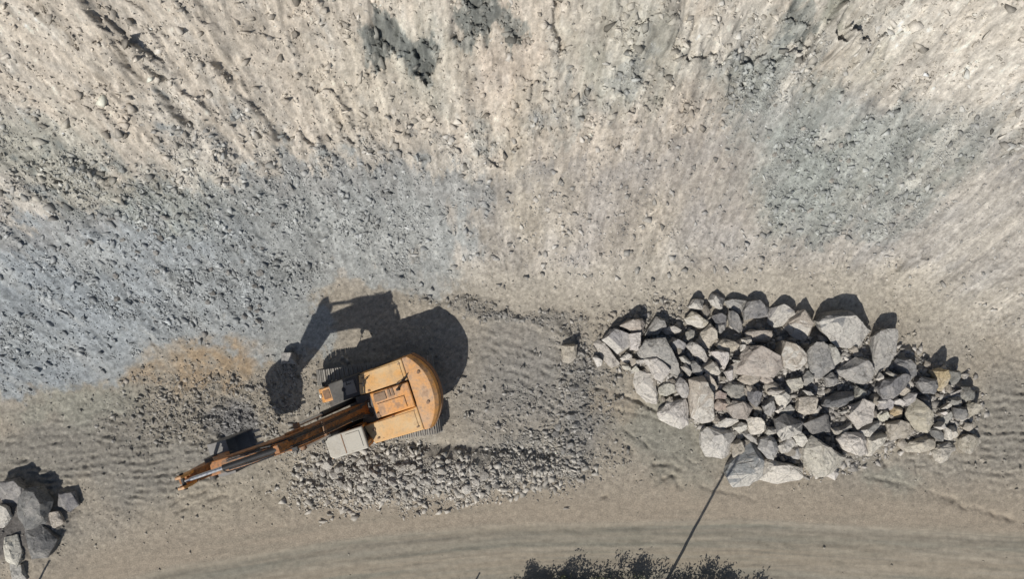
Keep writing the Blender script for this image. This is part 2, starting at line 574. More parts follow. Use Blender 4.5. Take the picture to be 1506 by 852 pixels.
left_tracks = patches([(110, 665, 170, 52, 6), (250, 690, 110, 50, 10), (230, 620, 80, 25, 5, .7)], soft=.5)
right_tracks = patches([(1490, 620, 60, 95, 0), (1400, 690, 90, 22, -6, .7), (1290, 690, 60, 22, -20, .5)], soft=.5)
mid_tracks = patches([(765, 520, 70, 55, -20), (760, 595, 80, 50, -15, .8), (940, 590, 60, 26, -25, .6)], soft=.5)
Z += cleats(left_tracks, 7, .38, .085, 81)
Z += cleats(right_tracks, -4, .40, .075, 84)
Z += cleats(mid_tracks, -22, .42, .06, 87)
rough3 = patches([(330, 605, 130, 55, 0), (230, 620, 90, 40, 0, .7)], soft=.8)
Z += rough3 * (.10 * clod + .14 * (cr2 - .5) * (cr2 > .4) + .10 * fbm(X * 2, Y * 2, 95, 4, .6))
for line, w, dep in (
        ([(880, 572), (925, 585), (965, 603)], .10, .16), ([(905, 600), (945, 612), (975, 622)], .07, .08),
        ([(920, 632), (938, 645), (952, 660)], .09, .14), ([(918, 655), (932, 664)], .08, .10),
        ([(962, 686), (980, 684), (998, 689)], .14, .18), ([(975, 706), (990, 700), (1006, 716)], .14, .16),
        ([(958, 697), (975, 694)], .09, .1), ([(990, 668), (1004, 684)], .07, .1), ([(1008, 672), (1024, 684)], .06, .08),
        ([(870, 735), (890, 732)], .1, .08), ([(1225, 690), (1290, 705), (1400, 735), (1520, 775)], .14, .10),
        ([(1295, 668), (1318, 702)], .10, .14), ([(1342, 676), (1352, 696)], .08, .08), ([(240, 745), (300, 722)], .10, .12),
        ([(262, 752), (330, 728)], .10, .10), ([(1030, 715), (1110, 735)], .10, .06)):
    Z -= .95 * dep * np.exp(-(rect_dist(X + .25 * fbm(X, Y, 92, 3), Y + .25 * fbm(X, Y, 93, 3), [survey(*p) for p in line]) / w) ** 2) * np.clip(.7 + 1.6 * fbm(X * 1.4, Y * 1.4, 91, 3), 0, 1.6)

# --- surface colours of the soils and rocks, some shade painted in
def lay(C, m, col):
    return C * (1 - m[..., None]) + np.array(col) * m[..., None]

C = np.zeros(X.shape + (3,)) + np.array((.288, .254, .203))
C = lay(C, sstep(-.25, .5, fbm(X * .4, Y * .4, 101, 5)) * .6, (.235, .214, .178))
# slope: grey-tan scree, cliff: pale dust
C = lay(C, slope, (.308, .283, .247))
C = lay(C, slope * sstep(-.15, .45, fbm(FAN * .45, Y * .16, 102, 5, .6)) * .75, (.285, .275, .258))
C = lay(C, slope * sstep(.0, .5, fbm(FAN * .5, Y * .14, 103, 5, .6)) * .75, (.42, .388, .338))
C = lay(C, cliff, (.445, .395, .328))
streak = fbm(FAN * 1.1, Y * .30, 104, 6, .62)
C = lay(C, cliff * sstep(.02, .42, streak) * .8, (.30, .286, .258))
C = lay(C, cliff * sstep(.04, .22, fbm(FAN * 2.6, Y * .42, 171, 5, .65)) * .55, (.34, .318, .28))
C = lay(C, cliff * sstep(.10, .2, fbm(FAN * 1.5 + 3, Y * .32, 172, 5, .65)) * .55, (.235, .228, .208))
C = lay(C, cliff * sstep(.14, .24, fbm(FAN * 2.1 + 8, Y * .36, 173, 5, .65)) * .6, (.50, .462, .405))
C = lay(C, cliff * sstep(.12, .5, fbm(FAN * .9 + 9, Y * .3, 105, 5, .6)) * .75, (.50, .472, .42))
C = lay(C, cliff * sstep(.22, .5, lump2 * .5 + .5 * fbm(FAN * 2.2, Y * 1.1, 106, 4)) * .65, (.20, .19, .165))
C = lay(C, cliff * jag * sstep(.72, .80, cr2) * .6, (.23, .215, .19))
C = lay(C, cliff * jag * sstep(.70, .76, cr4) * .6, (.27, .252, .222))
C = lay(C, cliff * jag * sstep(.84, .90, cr1) * .55, (.23, .222, .20))
C = lay(C, cliff * sstep(.30, .44, fbm(FAN * 2.6, Y * 1.0, 131, 4, .6)) * .75, (.13, .125, .11))  # dark rock bits, also painting in shadows under small overhangs
ton = fbm(FAN * .85, Y * .28, 151, 5, .62)
C = lay(C, cliff * sstep(.10, .17, ton) * .6, (.51, .48, .425))
C = lay(C, slope * (1 - cliff) * sstep(.20, .27, fbm(FAN * .8, Y * .2, 152, 5, .62)) * .5, (.40, .365, .31))
_sw = (WX, WY)
WX = WX + 1.1 * fbm(X * .6, Y * .6, 161, 5, .65)
WY = WY + 1.1 * fbm(X * .6, Y * .6, 162, 5, .65)
scree = patches([(60, 290, 190, 110, -30), (140, 380, 220, 110, -10), (60, 500, 170, 90, 0), (300, 420, 180, 100, 0), (430, 320, 190, 75, -15),
                 (560, 300, 130, 70, -20), (620, 370, 110, 80, 0, .75), (400, 480, 110, 60, 0), (400, 205, 45, 26, -40, .9), (290, 215, 70, 30, -35, .8),
                 (610, 250, 110, 40, -15, .8), (670, 220, 50, 40, 0, .6), (250, 160, 18, 46, 15, .8), (30, 200, 60, 50, -20, .9)], soft=.5)
_f = .55 * fbm(X * .8, Y * .8, 221, 6, .68) + .45 * fbm(FAN * 1.6, Y * .3, 222, 5, .65)
scree = sstep(.32, .72, scree + _f * np.minimum(1, scree * 2.5))
C = lay(C, scree * .85, (.268, .276, .264))
blue = patches([(90, 430, 180, 130, -10), (250, 360, 130, 110, 0, .8), (60, 540, 110, 50, 0, .9), (330, 440, 100, 70, 0, .6)], soft=.8)
C = lay(C, scree * blue * .85, (.24, .26, .272))
C = lay(C, scree * sstep(.08, .3, fbm(FAN * .7, Y * .3, 107, 5, .6)) * .5, (.33, .332, .315))
C = lay(C, scree * sstep(.1, .55, fbm(X * .5 + 3, Y * .5, 108, 5)) * .45, (.18, .19, .185))
bnd = D - np.interp(X, CLF_X, CLF_D) + 2.0 * fbm(FAN * 1.2, Y * .16, 211, 4, .6) + .9 * fbm(FAN * 4.2, Y * .55, 212, 4, .6)
tongue = sstep(-1.25, -.95, bnd) * (1 - .6 * sstep(2, 6, X)) * sstep(-.35, -.1, fbm(X * .9, Y * .9, 213, 4, .6))
C = lay(C, tongue * .62, (.43, .38, .315))
C = lay(C, slope * sstep(-2.3, -1.9, bnd) * (1 - sstep(-1.3, -1.0, bnd)) * .45, (.245, .235, .22))
green = patches([(60, 230, 90, 50, 0, .6), (200, 285, 130, 40, -8, .6), (1210, 40, 60, 30, 0, .9), (960, 60, 90, 60, 0, .5), (890, 95, 70, 40, 0, .6), (1290, 60, 60, 40, 0, .5),
                 (1190, 250, 80, 80, 0, .6), (1370, 230, 50, 50, 0, .5), (1080, 100, 40, 40, 0, .3), (980, 640, 70, 50, -30, .4), (1005, 700, 40, 18, -20, .7), (1320, 715, 50, 14, -5, .7),
                 (120, 600, 110, 26, 5, .6), (610, 90, 40, 60, 0, .5)], soft=.7)
C = lay(C, green * .75, (.225, .238, .200))
gpatch = patches([(1120, 110, 70, 55, -30), (1190, 240, 80, 90, -10, .9), (1330, 240, 70, 110, 25, .85), (1240, 340, 110, 34, 0, .7), (1460, 190, 60, 60, 40, .6),
                  (1080, 190, 60, 50, 0, .6), (840, 170, 70, 30, 0, .6), (700, 200, 60, 50, -60, .5), (870, 230, 90, 30, -20, .3), (1290, 45, 60, 40, 0, .5), (935, 85, 40, 22, 0, .9)], soft=.6)
gpatch = sstep(.30, .80, gpatch + 1.1 * _f * np.minimum(1, gpatch * 2.5))
C = lay(C, gpatch * .8, (.262, .262, .238))
C = lay(C, gpatch * sstep(.0, .3, fbm(FAN * .9, Y * .3, 181, 5, .6)) * .5, (.37, .355, .325))
C = lay(C, patches([(1230, 250, 120, 90, 0), (1120, 110, 50, 50, 0, .7), (1350, 230, 70, 60, 0, .6)], soft=.7) * .5, (.240, .262, .240))
flow = patches([(1060, 40, 60, 26, 0), (1185, 55, 26, 50, 0), (1215, 85, 36, 18, 8), (1265, 60, 26, 34, 0), (1330, 30, 34, 26, 0), (1420, 60, 70, 60, 40, .8), (1400, 130, 50, 60, 40, .6), (1350, 20, 60, 24, 0), (1240, 200, 24, 22, 0, .5), (1380, 215, 16, 50, -25, .5)], soft=.3)
C = lay(C, flow * .7, (.49, .455, .395))
yel = patches([(790, 315, 70, 55, 0), (960, 355, 55, 75, 0, .8), (520, 115, 60, 50, 0, .6), (680, 100, 60, 30, 0, .5), (1280, 440, 160, 30, 0, .8), (1010, 420, 80, 40, 0, .5), (760, 190, 26, 80, -10, .7)], soft=.7)
C = lay(C, yel * .6 * (.6 + .4 * sstep(-.3, .3, streak)), (.41, .368, .290))
pink = patches([(742, 115, 36, 40, 0), (1010, 180, 60, 50, 0, .4), (900, 300, 160, 110, 0, .45), (1050, 300, 60, 90, 0, .4)], soft=.7)
C = lay(C, pink * .5, (.335, .275, .222))
och = patches([(320, 530, 70, 32, 8), (245, 560, 55, 18, 0, .7), (300, 560, 50, 12, 0, 1.0), (900, 600, 50, 30, 0, .4)], soft=.6)
C = lay(C, och * .9 * sstep(-.35, .15, fbm(X * 1.3, Y * 1.3, 182, 5, .7)), (.31, .232, .150))
C = lay(C, sstep(.35, .5, knob + .5 * fbm(X * 2, Y * 2, 141, 4, .6) + .25 * (cr2 - .5)) * .72, (.185, .195, .180))
C = lay(C, (knob > .1) * sstep(.5, .7, knob + .6 * fbm(X * 3, Y * 3, 142, 4, .6)) * .7, (.105, .112, .105))
# flat
C = lay(C, patches([(900, 425, 260, 40, 0, .8), (1200, 425, 220, 30, 0, .9), (1430, 470, 110, 50, 15, .8)], soft=.7) * .8, (.365, .330, .272))
C = lay(C, (1 - slope) * patches([(770, 560, 110, 90, -10, .7), (850, 640, 45, 70, 0, .7), (640, 700, 180, 35, 3, .6)], soft=.8), (.212, .203, .186))
C = lay(C, patches([(720, 655, 110, 16, -2, .8), (850, 600, 24, 80, -10, .7), (740, 468, 120, 12, -12, .7), (860, 520, 24, 40, 20, .7)], soft=.6) * .55, (.15, .148, .14))  # dark gravel and clods; strip behind the track paints in the berm's shadow
C = lay(C, left_tracks * .8, (.20, .188, .162))
C = lay(C, right_tracks * .7, (.22, .205, .175))
brown = patches([(330, 605, 120, 50, 0, .8), (230, 620, 80, 40, 0, .6), (480, 700, 30, 40, 0, .2)], soft=.8)
C = lay(C, brown * (.55 + .45 * np.clip(2 * fbm(X * 1.5, Y * 1.5, 191, 4, .7), -1, 1)), (.175, .155, .122))
C = lay(C, brown * sstep(.1, .3, fbm(X * 2.5, Y * 2.5, 192, 4, .7)) * .6, (.34, .30, .24))
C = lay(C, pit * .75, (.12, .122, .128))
C = lay(C, patches([(350, 740, 130, 50, 8, .8), (420, 690, 50, 40, 0, .6)], soft=.6), (.295, .258, .200))
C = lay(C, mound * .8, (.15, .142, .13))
C = lay(C, spoil * .85, (.085, .08, .078))
C = lay(C, patches([(990, 650, 110, 50, -25, .6)], soft=.6), (.205, .195, .160))
C = lay(C, verge * (1 - road) * .85, (.292, .245, .186))
C = lay(C, verge * (1 - road) * sstep(0, .45, fbm(X * .12, roadv * 1.8, 111, 5)) * .6, (.235, .206, .160))
C = lay(C, road, (.252, .217, .165))
C = lay(C, road * sstep(-.1, .4, fbm(X * .07, roadv * 1.6, 112, 5, .6)) * .8, (.285, .248, .192))
C = lay(C, road * sstep(0, .4, fbm(X * .06 + 4, roadv * 2.2, 113, 5, .6)) * .6, (.172, .170, .138))
C = lay(C, road * np.exp(-((roadv - .45 - .3 * fbm(X * .2, Y * .2, 133, 3)) / .4) ** 2) * .28, (.135, .140, .122))
C = lay(C, road * sstep(.0, .35, fbm(X * .10, roadv * 5.0, 115, 4, .6)) * .35, (.27, .245, .20))
C = lay(C, road * sstep(.1, .4, fbm(X * .12 + 7, roadv * 6.0, 116, 4, .6)) * .4, (.15, .14, .115))
for off, wd, col, st in ((.9, .22, (.175, .172, .142), .5), (1.25, .10, (.30, .268, .21), .6), (2.6, .25, (.17, .168, .142), .6), (2.95, .12, (.31, .275, .215), .6), (.55, .06, (.31, .272, .21), .5)):
    wob = .12 * fbm(X * .15, X * 0 + off, 197, 3)
    C = lay(C, road * np.exp(-((roadv - off - wob) / wd) ** 2) * st * np.clip(.7 + 1.2 * fbm(X * .25, roadv * 1.5, 198, 4, .6), 0, 1), col)
C = lay(C, road * sstep(.15, .45, fbm(X * .6, Y * 1.1, 114, 5, .65)) * .3, (.12, .115, .09))
C *= (1 + slope * (.26 * np.clip(fbm(FAN * 4.5, Y * .55, 195, 5, .65) * 1.6, -1, 1) + .14 * np.clip(fbm(FAN * 1.3, Y * .25, 196, 4) * 2, -1, 1)))[..., None]
# speckle of small clasts
sp = fbm(X * 5, Y * 5, 121, 3, .8)
k = (1 - road * .8) * (1 - verge * .6)
C = C * (1 + (k * .30 * np.clip(sp * 1.8, -1, 1))[..., None])
C = C * (1 + ((1 - road) * (1 - .7 * verge) * .30 * (cr3 - .5) * (clod > 0) + slope * (.2 * (cr2 - .5) + .16 * (cr4 - .5)))[..., None])
C = np.clip(C, .02, .6)


def grid_object(name, face_mask, mat):
    ny, nx = X.shape
    idx = np.arange(ny * nx).reshape(ny, nx)
    q = np.stack([idx[:-1, :-1], idx[:-1, 1:], idx[1:, 1:], idx[1:, :-1]], -1)[face_mask]
    used, inv = np.unique(q.ravel(), return_inverse=True)
    me = bpy.data.meshes.new(name)
    me.vertices.add(len(used))
    co = np.stack([X.ravel()[used], Y.ravel()[used], Z.ravel()[used]], -1).astype(np.float32)
    me.vertices.foreach_set("co", co.ravel())
    me.loops.add(len(inv))
    me.loops.foreach_set("vertex_index", inv.astype(np.int32))
    me.polygons.add(len(q))
    me.polygons.foreach_set("loop_start", np.arange(0, len(inv), 4, dtype=np.int32))
    me.polygons.foreach_set("loop_total", np.full(len(q), 4, np.int32))
    me.update(calc_edges=True)
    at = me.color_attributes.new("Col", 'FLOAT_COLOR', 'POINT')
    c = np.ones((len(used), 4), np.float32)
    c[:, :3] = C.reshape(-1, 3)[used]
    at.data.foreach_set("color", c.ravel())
    me.polygons.foreach_set("use_smooth", np.ones(len(q), bool))
    me.materials.append(mat)
    o = bpy.data.objects.new(name, me)
    COL.objects.link(o)
    o["kind"] = "structure"
    return o


def facecut(m):
    return (m[:-1, :-1] + m[1:, 1:] + m[:-1, 1:] + m[1:, :-1]) / 4 > .5


f_road = facecut(road) & facecut((np.abs(X) < 400).astype(float))
f_cliff = facecut(slope * 1.0) & ~f_road
grid_object("road", f_road, M["road"])
grid_object("quarry_slope", f_cliff, M["ground"])
grid_object("ground", ~(f_road | f_cliff), M["ground"])


def gz(x, y):
    """terrain height by bilinear look-up"""
    x = np.asarray(x, float); y = np.asarray(y, float)
    i = np.clip(np.searchsorted(GX, x) - 1, 0, len(GX) - 2)
    j = np.clip(np.searchsorted(GY, y) - 1, 0, len(GY) - 2)
    u = (x - GX[i]) / (GX[i + 1] - GX[i]); v = (y - GY[j]) / (GY[j + 1] - GY[j])
    return Z[j, i] * (1 - u) * (1 - v) + Z[j, i + 1] * u * (1 - v) + Z[j + 1, i] * (1 - u) * v + Z[j + 1, i + 1] * u * v


def look(F, x, y):
    i = np.clip(np.searchsorted(GX, x), 0, len(GX) - 1)
    j = np.clip(np.searchsorted(GY, y), 0, len(GY) - 1)
    return F[j, i]

# ------------------------------------------------------------------ excavator
HEAD = math.radians(198)
EX, EY = -6.52, -5.32
ez = float(np.median(gz(EX + rng.uniform(-2, 2, 60), EY + rng.uniform(-1.8, 1.8, 60))))
ex = empty("excavator", (EX, EY, ez), HEAD)
tag(ex, "large orange tracked excavator with dusty deck and raised boom, beside the rubble bank", "excavator")
UNDER = math.radians(187.5) - HEAD            # the tracks stand a little askew of the upper works
UM = Matrix.Rotation(UNDER, 4, 'Z')
UOFF = Vector((-0.28, 0.02, 0))


def under(p):
    return UM @ Vector(p) + UOFF


def place_under(o):
    o.matrix_local = Matrix.Translation(UOFF) @ UM
    return o


# tracks: belt of grouser shoes round idler and sprocket
TL, TR, TZ = 2.25, 0.46, 0.50


def belt_path(n):
    per = 4 * TL + 2 * math.pi * TR
    out = []
    for i in range(n):
        s = (i + .5) / n * per
        if s < 2 * TL:
            out.append((-TL + s, TZ + TR, 0.0))
        elif s < 2 * TL + math.pi * TR:
            a = (s - 2 * TL) / TR
            out.append((TL + TR * math.sin(a), TZ + TR * math.cos(a), a))
        elif s < 4 * TL + math.pi * TR:
            out.append((TL - (s - 2 * TL - math.pi * TR), TZ - TR, math.pi))
        else:
            a = (s - 4 * TL - math.pi * TR) / TR + math.pi
            out.append((-TL + TR * math.sin(a), TZ + TR * math.cos(a), a))
    return out


for side in (-1, 1):
    yc = side * 1.48
    b = MB()
    for (x, z, a) in belt_path(56):
        b.box((x, yc, z), (0.185, 0.70, 0.035), (0, a, 0))
        ox, oz = math.sin(a) * .035, math.cos(a) * .035
        for off in (-.055, .055):
            cx = x + ox + math.cos(a) * off
            cz = z + oz - math.sin(a) * off
            b.box((cx, yc, cz), (0.026, 0.70, 0.05), (0, a, 0))
    t = place_under(b.build("track", M["steel"], ex))
    f = MB()
    f.prism_xz([(-TL, TZ - .18), (TL, TZ - .18), (TL, TZ + .14), (-TL, TZ + .14)], yc - .22, yc + .22)
    f.build("track_frame", M["dark"], t, bevel=.02)
    MB().cyl((TL, yc - .2, TZ), (TL, yc + .2, TZ), .40, 24).build("idler_wheel", M["dark"], t)
    sp_ = MB().cyl((-TL, yc - .16, TZ), (-TL, yc + .16, TZ), .36, 24)
    for i in range(12):
        a = 2 * math.pi * i / 12
        sp_.box((-TL + .385 * math.cos(a), yc, TZ + .385 * math.sin(a)), (.07, .12, .07), (0, -a, 0))
    sp_.build("drive_sprocket", M["dark"], t)
    for i in range(6):
        rx = -1.7 + i * .68
        MB().cyl((rx, yc - .24, TZ - .26), (rx, yc + .24, TZ - .26), .15, 16).build("track_roller", M["dark"], t)
cf = MB()
cf.box((0, 0, .72), (2.2, 1.9, .36))
for sx in (-1, 1):
    cf.box((sx * 1.1, 0, .62), (.5, 2.4, .26))
place_under(cf.build("centre_frame", M["dark"], ex, bevel=.03))
MB().cyl((0, 0, .9), (0, 0, 1.2), .75, 32).build("slewing_ring", M["dark"], ex)

# upper works ------------------------------------------------------
# main deck frame under everything
d = MB()
d.prism_xy([(1.75, -1.55), (1.75, -.42), (.45, -.42), (.45, .42), (1.95, .42), (1.95, 1.55), (-2.3, 1.62), (-2.3, -1.62)], 1.20, 1.42)
d.build("revolving_frame", M["dark"], ex, bevel=.02)
# right front: fuel tank platform, steps and tool box
o = MB().prism_xy([(1.35, -1.55), (1.35, -.62), (-.05, -.62), (-.05, -1.58)], 1.43, 2.12)
o = o.build("fuel_tank", M["dark"], ex, bevel=.04)
MB().cyl((.75, -1.1, 2.12), (.75, -1.1, 2.19), .09, 18).build("filler_cap", M["black"], o)
MB().box((.45, -1.1, 2.13), (.5, .6, .02)).build("tread_plate", M["steel"], o)
o = MB().prism_xz([(1.37, 1.35), (1.98, 1.35), (1.98, 1.62), (1.75, 1.92), (1.37, 1.92)], -1.42, -.78).build("tool_box", M["orange"], ex, bevel=.03)
MB().box((1.60, -1.1, 1.93), (.3, .4, .03)).build("box_lid", M["brown"], o)
MB().box((1.92, -1.1, 1.80), (.06, .16, .12), (0, -.7, 0)).build("work_lamp", M["lens"], o)
for i, z in enumerate((1.32, .98)):
    MB().box((1.6 + .06 * i, -1.58, z), (.42, .16, .035)).build("step", M["dark"], ex)

# engine housing: right cover, left cover, centre hood, counterweight
rc = MB().prism_xy([(-.02, -.66), (-.02, -.80), (-.22, -1.56), (-2.24, -1.66), (-2.24, -.62)], 1.43, 2.42)
rc = rc.build("side_cover", M["orange_dusty"], ex, bevel=.05)
MB().box((-1.25, -1.645, 1.95), (.9, .03, .55), (0, 0, .05)).build("grille", M["dark"], rc)
MB().box((-1.30, -1.15, 2.432), (1.55, .80, .02), (0, 0, 0)).build("cover_panel", M["orange_dusty"], rc, bevel=.006)
lc = MB().prism_xy([(.30, .70), (.02, 1.58), (-2.24, 1.66), (-2.24, .56)], 1.43, 2.40)
lc = lc.build("side_cover", M["orange_dusty"], ex, bevel=.05)
MB().box((-1.2, 1.63, 1.92), (1.0, .03, .6), (0, 0, -.035)).build("grille", M["dark"], lc)
MB().box((-1.25, 1.10, 2.412), (1.6, .78, .02)).build("cover_panel", M["orange_dusty"], lc, bevel=.006)
MB().box((-.12, .98, 2.425), (.10, .10, .05)).build("latch", M["brown"], lc)
hood = MB().prism_xz([(-.42, 1.43), (-.42, 2.40), (-.62, 2.52), (-2.22, 2.56), (-2.22, 1.43)], -.60, .54)
hood = hood.build("engine_hood", M["orange_hood"], ex, bevel=.05)
for (x, y, sx, sy) in ((-.85, -.34, .52, .34), (-1.28, -.38, .10, .34), (-1.44, -.38, .10, .34)):
    MB().box((x, y, 2.545), (sx, sy, .05), (0, -.02, 0)).build("vent_grille", M["brown"], hood)
MB().box((-1.25, .18, 2.557), (1.25, .5, .03), (0, .025, 0)).build("hood_panel", M["orange_hood"], hood, bevel=.01)
MB().box((-.55, .42, 2.50), (.16, .22, .12)).build("air_intake", M["brown"], hood, bevel=.02)
ep = MB().cyl((-1.75, -.44, 2.5), (-1.75, -.44, 2.84), .065, 16)
ep.cyl((-1.75, -.44, 2.82), (-1.86, -.44, 2.92), .06, 16)
ep.build("exhaust_pipe", M["black"], hood)
fr = MB().prism_xz([(.35, 1.43), (.35, 2.02), (-.40, 2.22), (-.40, 1.43)], -.60, .68)
fr = fr.build("valve_bay", M["dark"], ex, bevel=.02)


def arc_profile(x_corner, x_mid, yh, n=18):
    pts = []
    for i in range(n + 1):
        y = -yh + 2 * yh * i / n
        t = y / yh
        pts.append((x_corner + (x_mid - x_corner) * (1 - abs(t) ** 2.4), y))
    return pts


cw = MB()
rows = [(1.10, -2.50, -3.12, 1.50), (1.45, -2.62, -3.36, 1.66), (2.05, -2.66, -3.42, 1.70), (2.34, -2.58, -3.30, 1.69), (2.46, -2.50, -3.12, 1.66)]
vs, fs = [], []
n = 20
for (z, xc, xm, yh) in rows:
    for (x, y) in arc_profile(xc, xm, yh, n - 2):
        vs.append((x, y, z))
    vs.append((-2.27, yh, z))
    vs.append((-2.27, -yh, z))
m = n + 1
for r in range(len(rows) - 1):
    for i in range(m):
        j = (i + 1) % m
        fs.append((r * m + i, r * m + j, (r + 1) * m + j, (r + 1) * m + i))
fs.append(tuple(range(m - 1, -1, -1)))
fs.append(tuple(range((len(rows) - 1) * m, len(rows) * m)))
cw.add(vs, fs)
cw = cw.build("counterweight", M["orange"], ex, bevel=.03)
for p in cw.data.polygons:
    p.use_smooth = False
MB().prism_xy([(x - .012, y) for x, y in arc_profile(-2.66, -3.41, 1.70, 18)] + [(x + .03, y) for x, y in reversed(arc_profile(-2.66, -3.41, 1.70, 18))], 1.5, 2.12).build("shaded_rear_band", M["brown"], cw)  # brown strip painting in the shade on the counterweight's curved rear face
for y in (-.85, .55):
    MB().cyl((-2.78, y, 2.44), (-2.78, y, 2.50), .075, 16).build("lifting_eye", M["brown"], cw)

for part in (rc, lc, hood, cw, fr):
    part.scale.z = 1.22
    part.location.z = -.29
for y in (-1.42, -.78):
    MB().box((-1.25, y, 2.66), (1.7, .022, .02)).build("seam", M["brown"], ex)
for y in (.72, 1.46):
    MB().box((-1.25, y, 2.64), (1.7, .022, .02)).build("seam", M["brown"], ex)
MB().box((-2.262, 0, 2.60), (.03, 3.2, .10)).build("seam", M["dark"], ex)
for x, y in ((-.35, -1.36), (-2.05, -1.46), (-.45, -.72), (-2.05, -.72), (-.2, 1.40), (-2.0, 1.46), (-1.1, .66)):
    MB().box((x, y, 2.665), (.10, .06, .05)).build("hinge", M["brown"], ex)
hs = MB()
for y in (-.34, -.26, .30, .40):
    hs.tube([(-.30, y, 2.15), (-.1, y * .9, 2.65), (.1, y * .7, 2.85), (.45, y * .6, 3.55)], .03)
hs.build("hydraulic_hose", M["black"], ex)
# black grab rails at the right front corner and rear of the deck
g = MB()
g.tube([(-.35, -1.52, 2.42), (-.33, -1.54, 2.85), (.05, -1.56, 2.90), (.35, -1.45, 2.88), (.38, -1.30, 2.84), (.36, -1.28, 2.1)], .022)
g.tube([(-.62, -1.50, 2.42), (-.60, -1.30, 2.80), (-.36, -1.20, 2.86), (-.30, -1.00, 2.80), (-.30, -.98, 2.42)], .022)
g.tube([(-.05, -1.50, 2.86), (-.10, -1.20, 2.82), (-.34, -1.12, 2.8)], .022)
g.build("grab_rail", M["black"], ex)
g = MB()
g.tube([(-1.70, -.66, 2.42), (-1.72, -.64, 2.78), (-2.12, -.74, 2.80), (-2.30, -.92, 2.78), (-2.32, -.94, 2.45)], .022)
g.build("grab_rail", M["black"], ex)
mr = MB().tube([(1.30, -1.52, 2.1), (1.38, -1.6, 2.6)], .018)
mr.box((1.40, -1.62, 2.66), (.05, .20, .28))
mr.build("mirror", M["black"], ex)

# cab on the left front
X0, X1, Y0, Y1 = .20, 1.95, .58, 1.58
cab = MB()
cab.prism_xz([(X0, 1.43), (X0, 2.30), (X1 + .03, 2.30), (X1, 1.43)], Y0, Y1)
cab = cab.build("cab", M["orange"], ex, bevel=.04)
for x, y in ((X0 + .05, Y0 + .05), (X0 + .05, Y1 - .05), (X1 - .12, Y0 + .05), (X1 - .12, Y1 - .05), (X0 + .75, Y1 - .05), (X0 + .75, Y0 + .05)):
    MB().box((x, y, 2.72), (.08, .08, .86)).build("pillar", M["orange"], cab)
MB().prism_xz([(X1 - .08, 3.13), (X1 + .01, 2.32), (X1 - .02, 2.32), (X1 - .11, 3.13)], Y0 + .1, Y1 - .1).build("windscreen", M["glass"], cab)
MB().box((X0 + .03, (Y0 + Y1) / 2, 2.72), (.02, .8, .8)).build("rear_window", M["glass"], cab)
for y in (Y0 + .03, Y1 - .03):
    MB().box(((X0 + X1) / 2, y, 2.72), (1.5, .02, .8)).build("side_window", M["glass"], cab)
dr = MB().box((X0 + .38, Y1 + .012, 2.25), (.66, .02, 1.6)).build("door", M["orange"], cab)
MB().box((X0 + .62, Y1 + .04, 2.2), (.12, .03, .04)).build("handle", M["black"], cab)
rf = MB().prism_xy([(X0 - .02, Y0 - .01), (X1 - .18, Y0 - .01), (X1 - .02, Y0 + .10), (X1 - .02, Y1 - .10), (X1 - .18, Y1 + .02), (X0 - .02, Y1 + .02)], 3.13, 3.24, top=.96)
rf = rf.build("roof", M["roof"], cab, bevel=.04)
MB().box((X0 + .98, (Y0 + Y1) / 2, 3.245), (.035, .86, .02)).build("roof_seam", M["brown"], rf)
MB().box((X0 + .50, (Y0 + Y1) / 2, 3.252), (.62, .72, .03)).build("roof_hatch", M["roof"], rf, bevel=.01)
wl = MB().tube([(X1 - .12, Y0 + .12, 3.22), (X1 - .02, Y0 + .12, 3.34)], .02)
wl.box((X1, Y0 + .12, 3.38), (.1, .14, .12))
wl.build("work_lamp", M["black"], cab)

# boom: gooseneck box section
BW = .275
boom_side = [(-.12, 2.28), (.10, 2.62), (1.05, 4.45), (1.75, 5.72), (2.25, 6.28), (2.9, 6.62), (3.8, 6.72), (4.9, 6.66), (5.55, 6.55),
             (5.78, 6.30), (5.62, 6.03), (4.7, 5.92), (3.7, 5.72), (3.0, 5.32), (2.35, 4.55), (1.45, 3.25), (.55, 2.05), (.22, 1.86), (-.08, 1.95)]
bo = MB().prism_xz(boom_side, -BW, BW).build("boom", M["boom"], ex, bevel=.03)
MB().prism_xz([(1.90, 5.35), (2.35, 5.95), (2.62, 5.75), (2.2, 5.1)], -BW - .10, BW + .10).build("boom_lug", M["boom"], bo, bevel=.03)
hz = MB()
for y in (-.20, -.13, .13, .20):
    pth = [(.05, y, 2.72), (1.0, y, 4.62), (1.72, y, 5.88), (2.22, y, 6.42), (2.9, y, 6.70), (3.8, y, 6.80), (4.7, y, 6.76)]
    hz.tube(pth, .028)
hz.build("hydraulic_hose", M["black"], bo)
MB().box((1.25, .0, 4.98), (.10, .62, .12), (0, -1.08, 0)).build("hose_clamp", M["brown"], bo)
MB().box((2.15, .27, 6.38), (.22, .14, .16)).build("work_lamp", M["black"], bo)
for y in (-.46, .46):
    c = MB().cyl((.62, y, 1.75), (1.58, y, 3.65), .125, 18)
    c.cyl((.55, y - .1, 1.62), (.55, y + .1, 1.62), .14, 16)
    c = c.build("boom_cylinder", M["black"], ex)
    MB().cyl((1.58, y, 3.65), (2.28, y, 5.04), .07, 14).build("piston_rod", M["chrome"], c)
    MB().cyl((2.28, y - .1, 5.04), (2.28, y + .1, 5.04), .13, 16).build("rod_eye", M["brown"], c)
MB().cyl((2.28, -.6, 5.04), (2.28, .6, 5.04), .07, 14).build("cross_pin", M["dark"], bo)

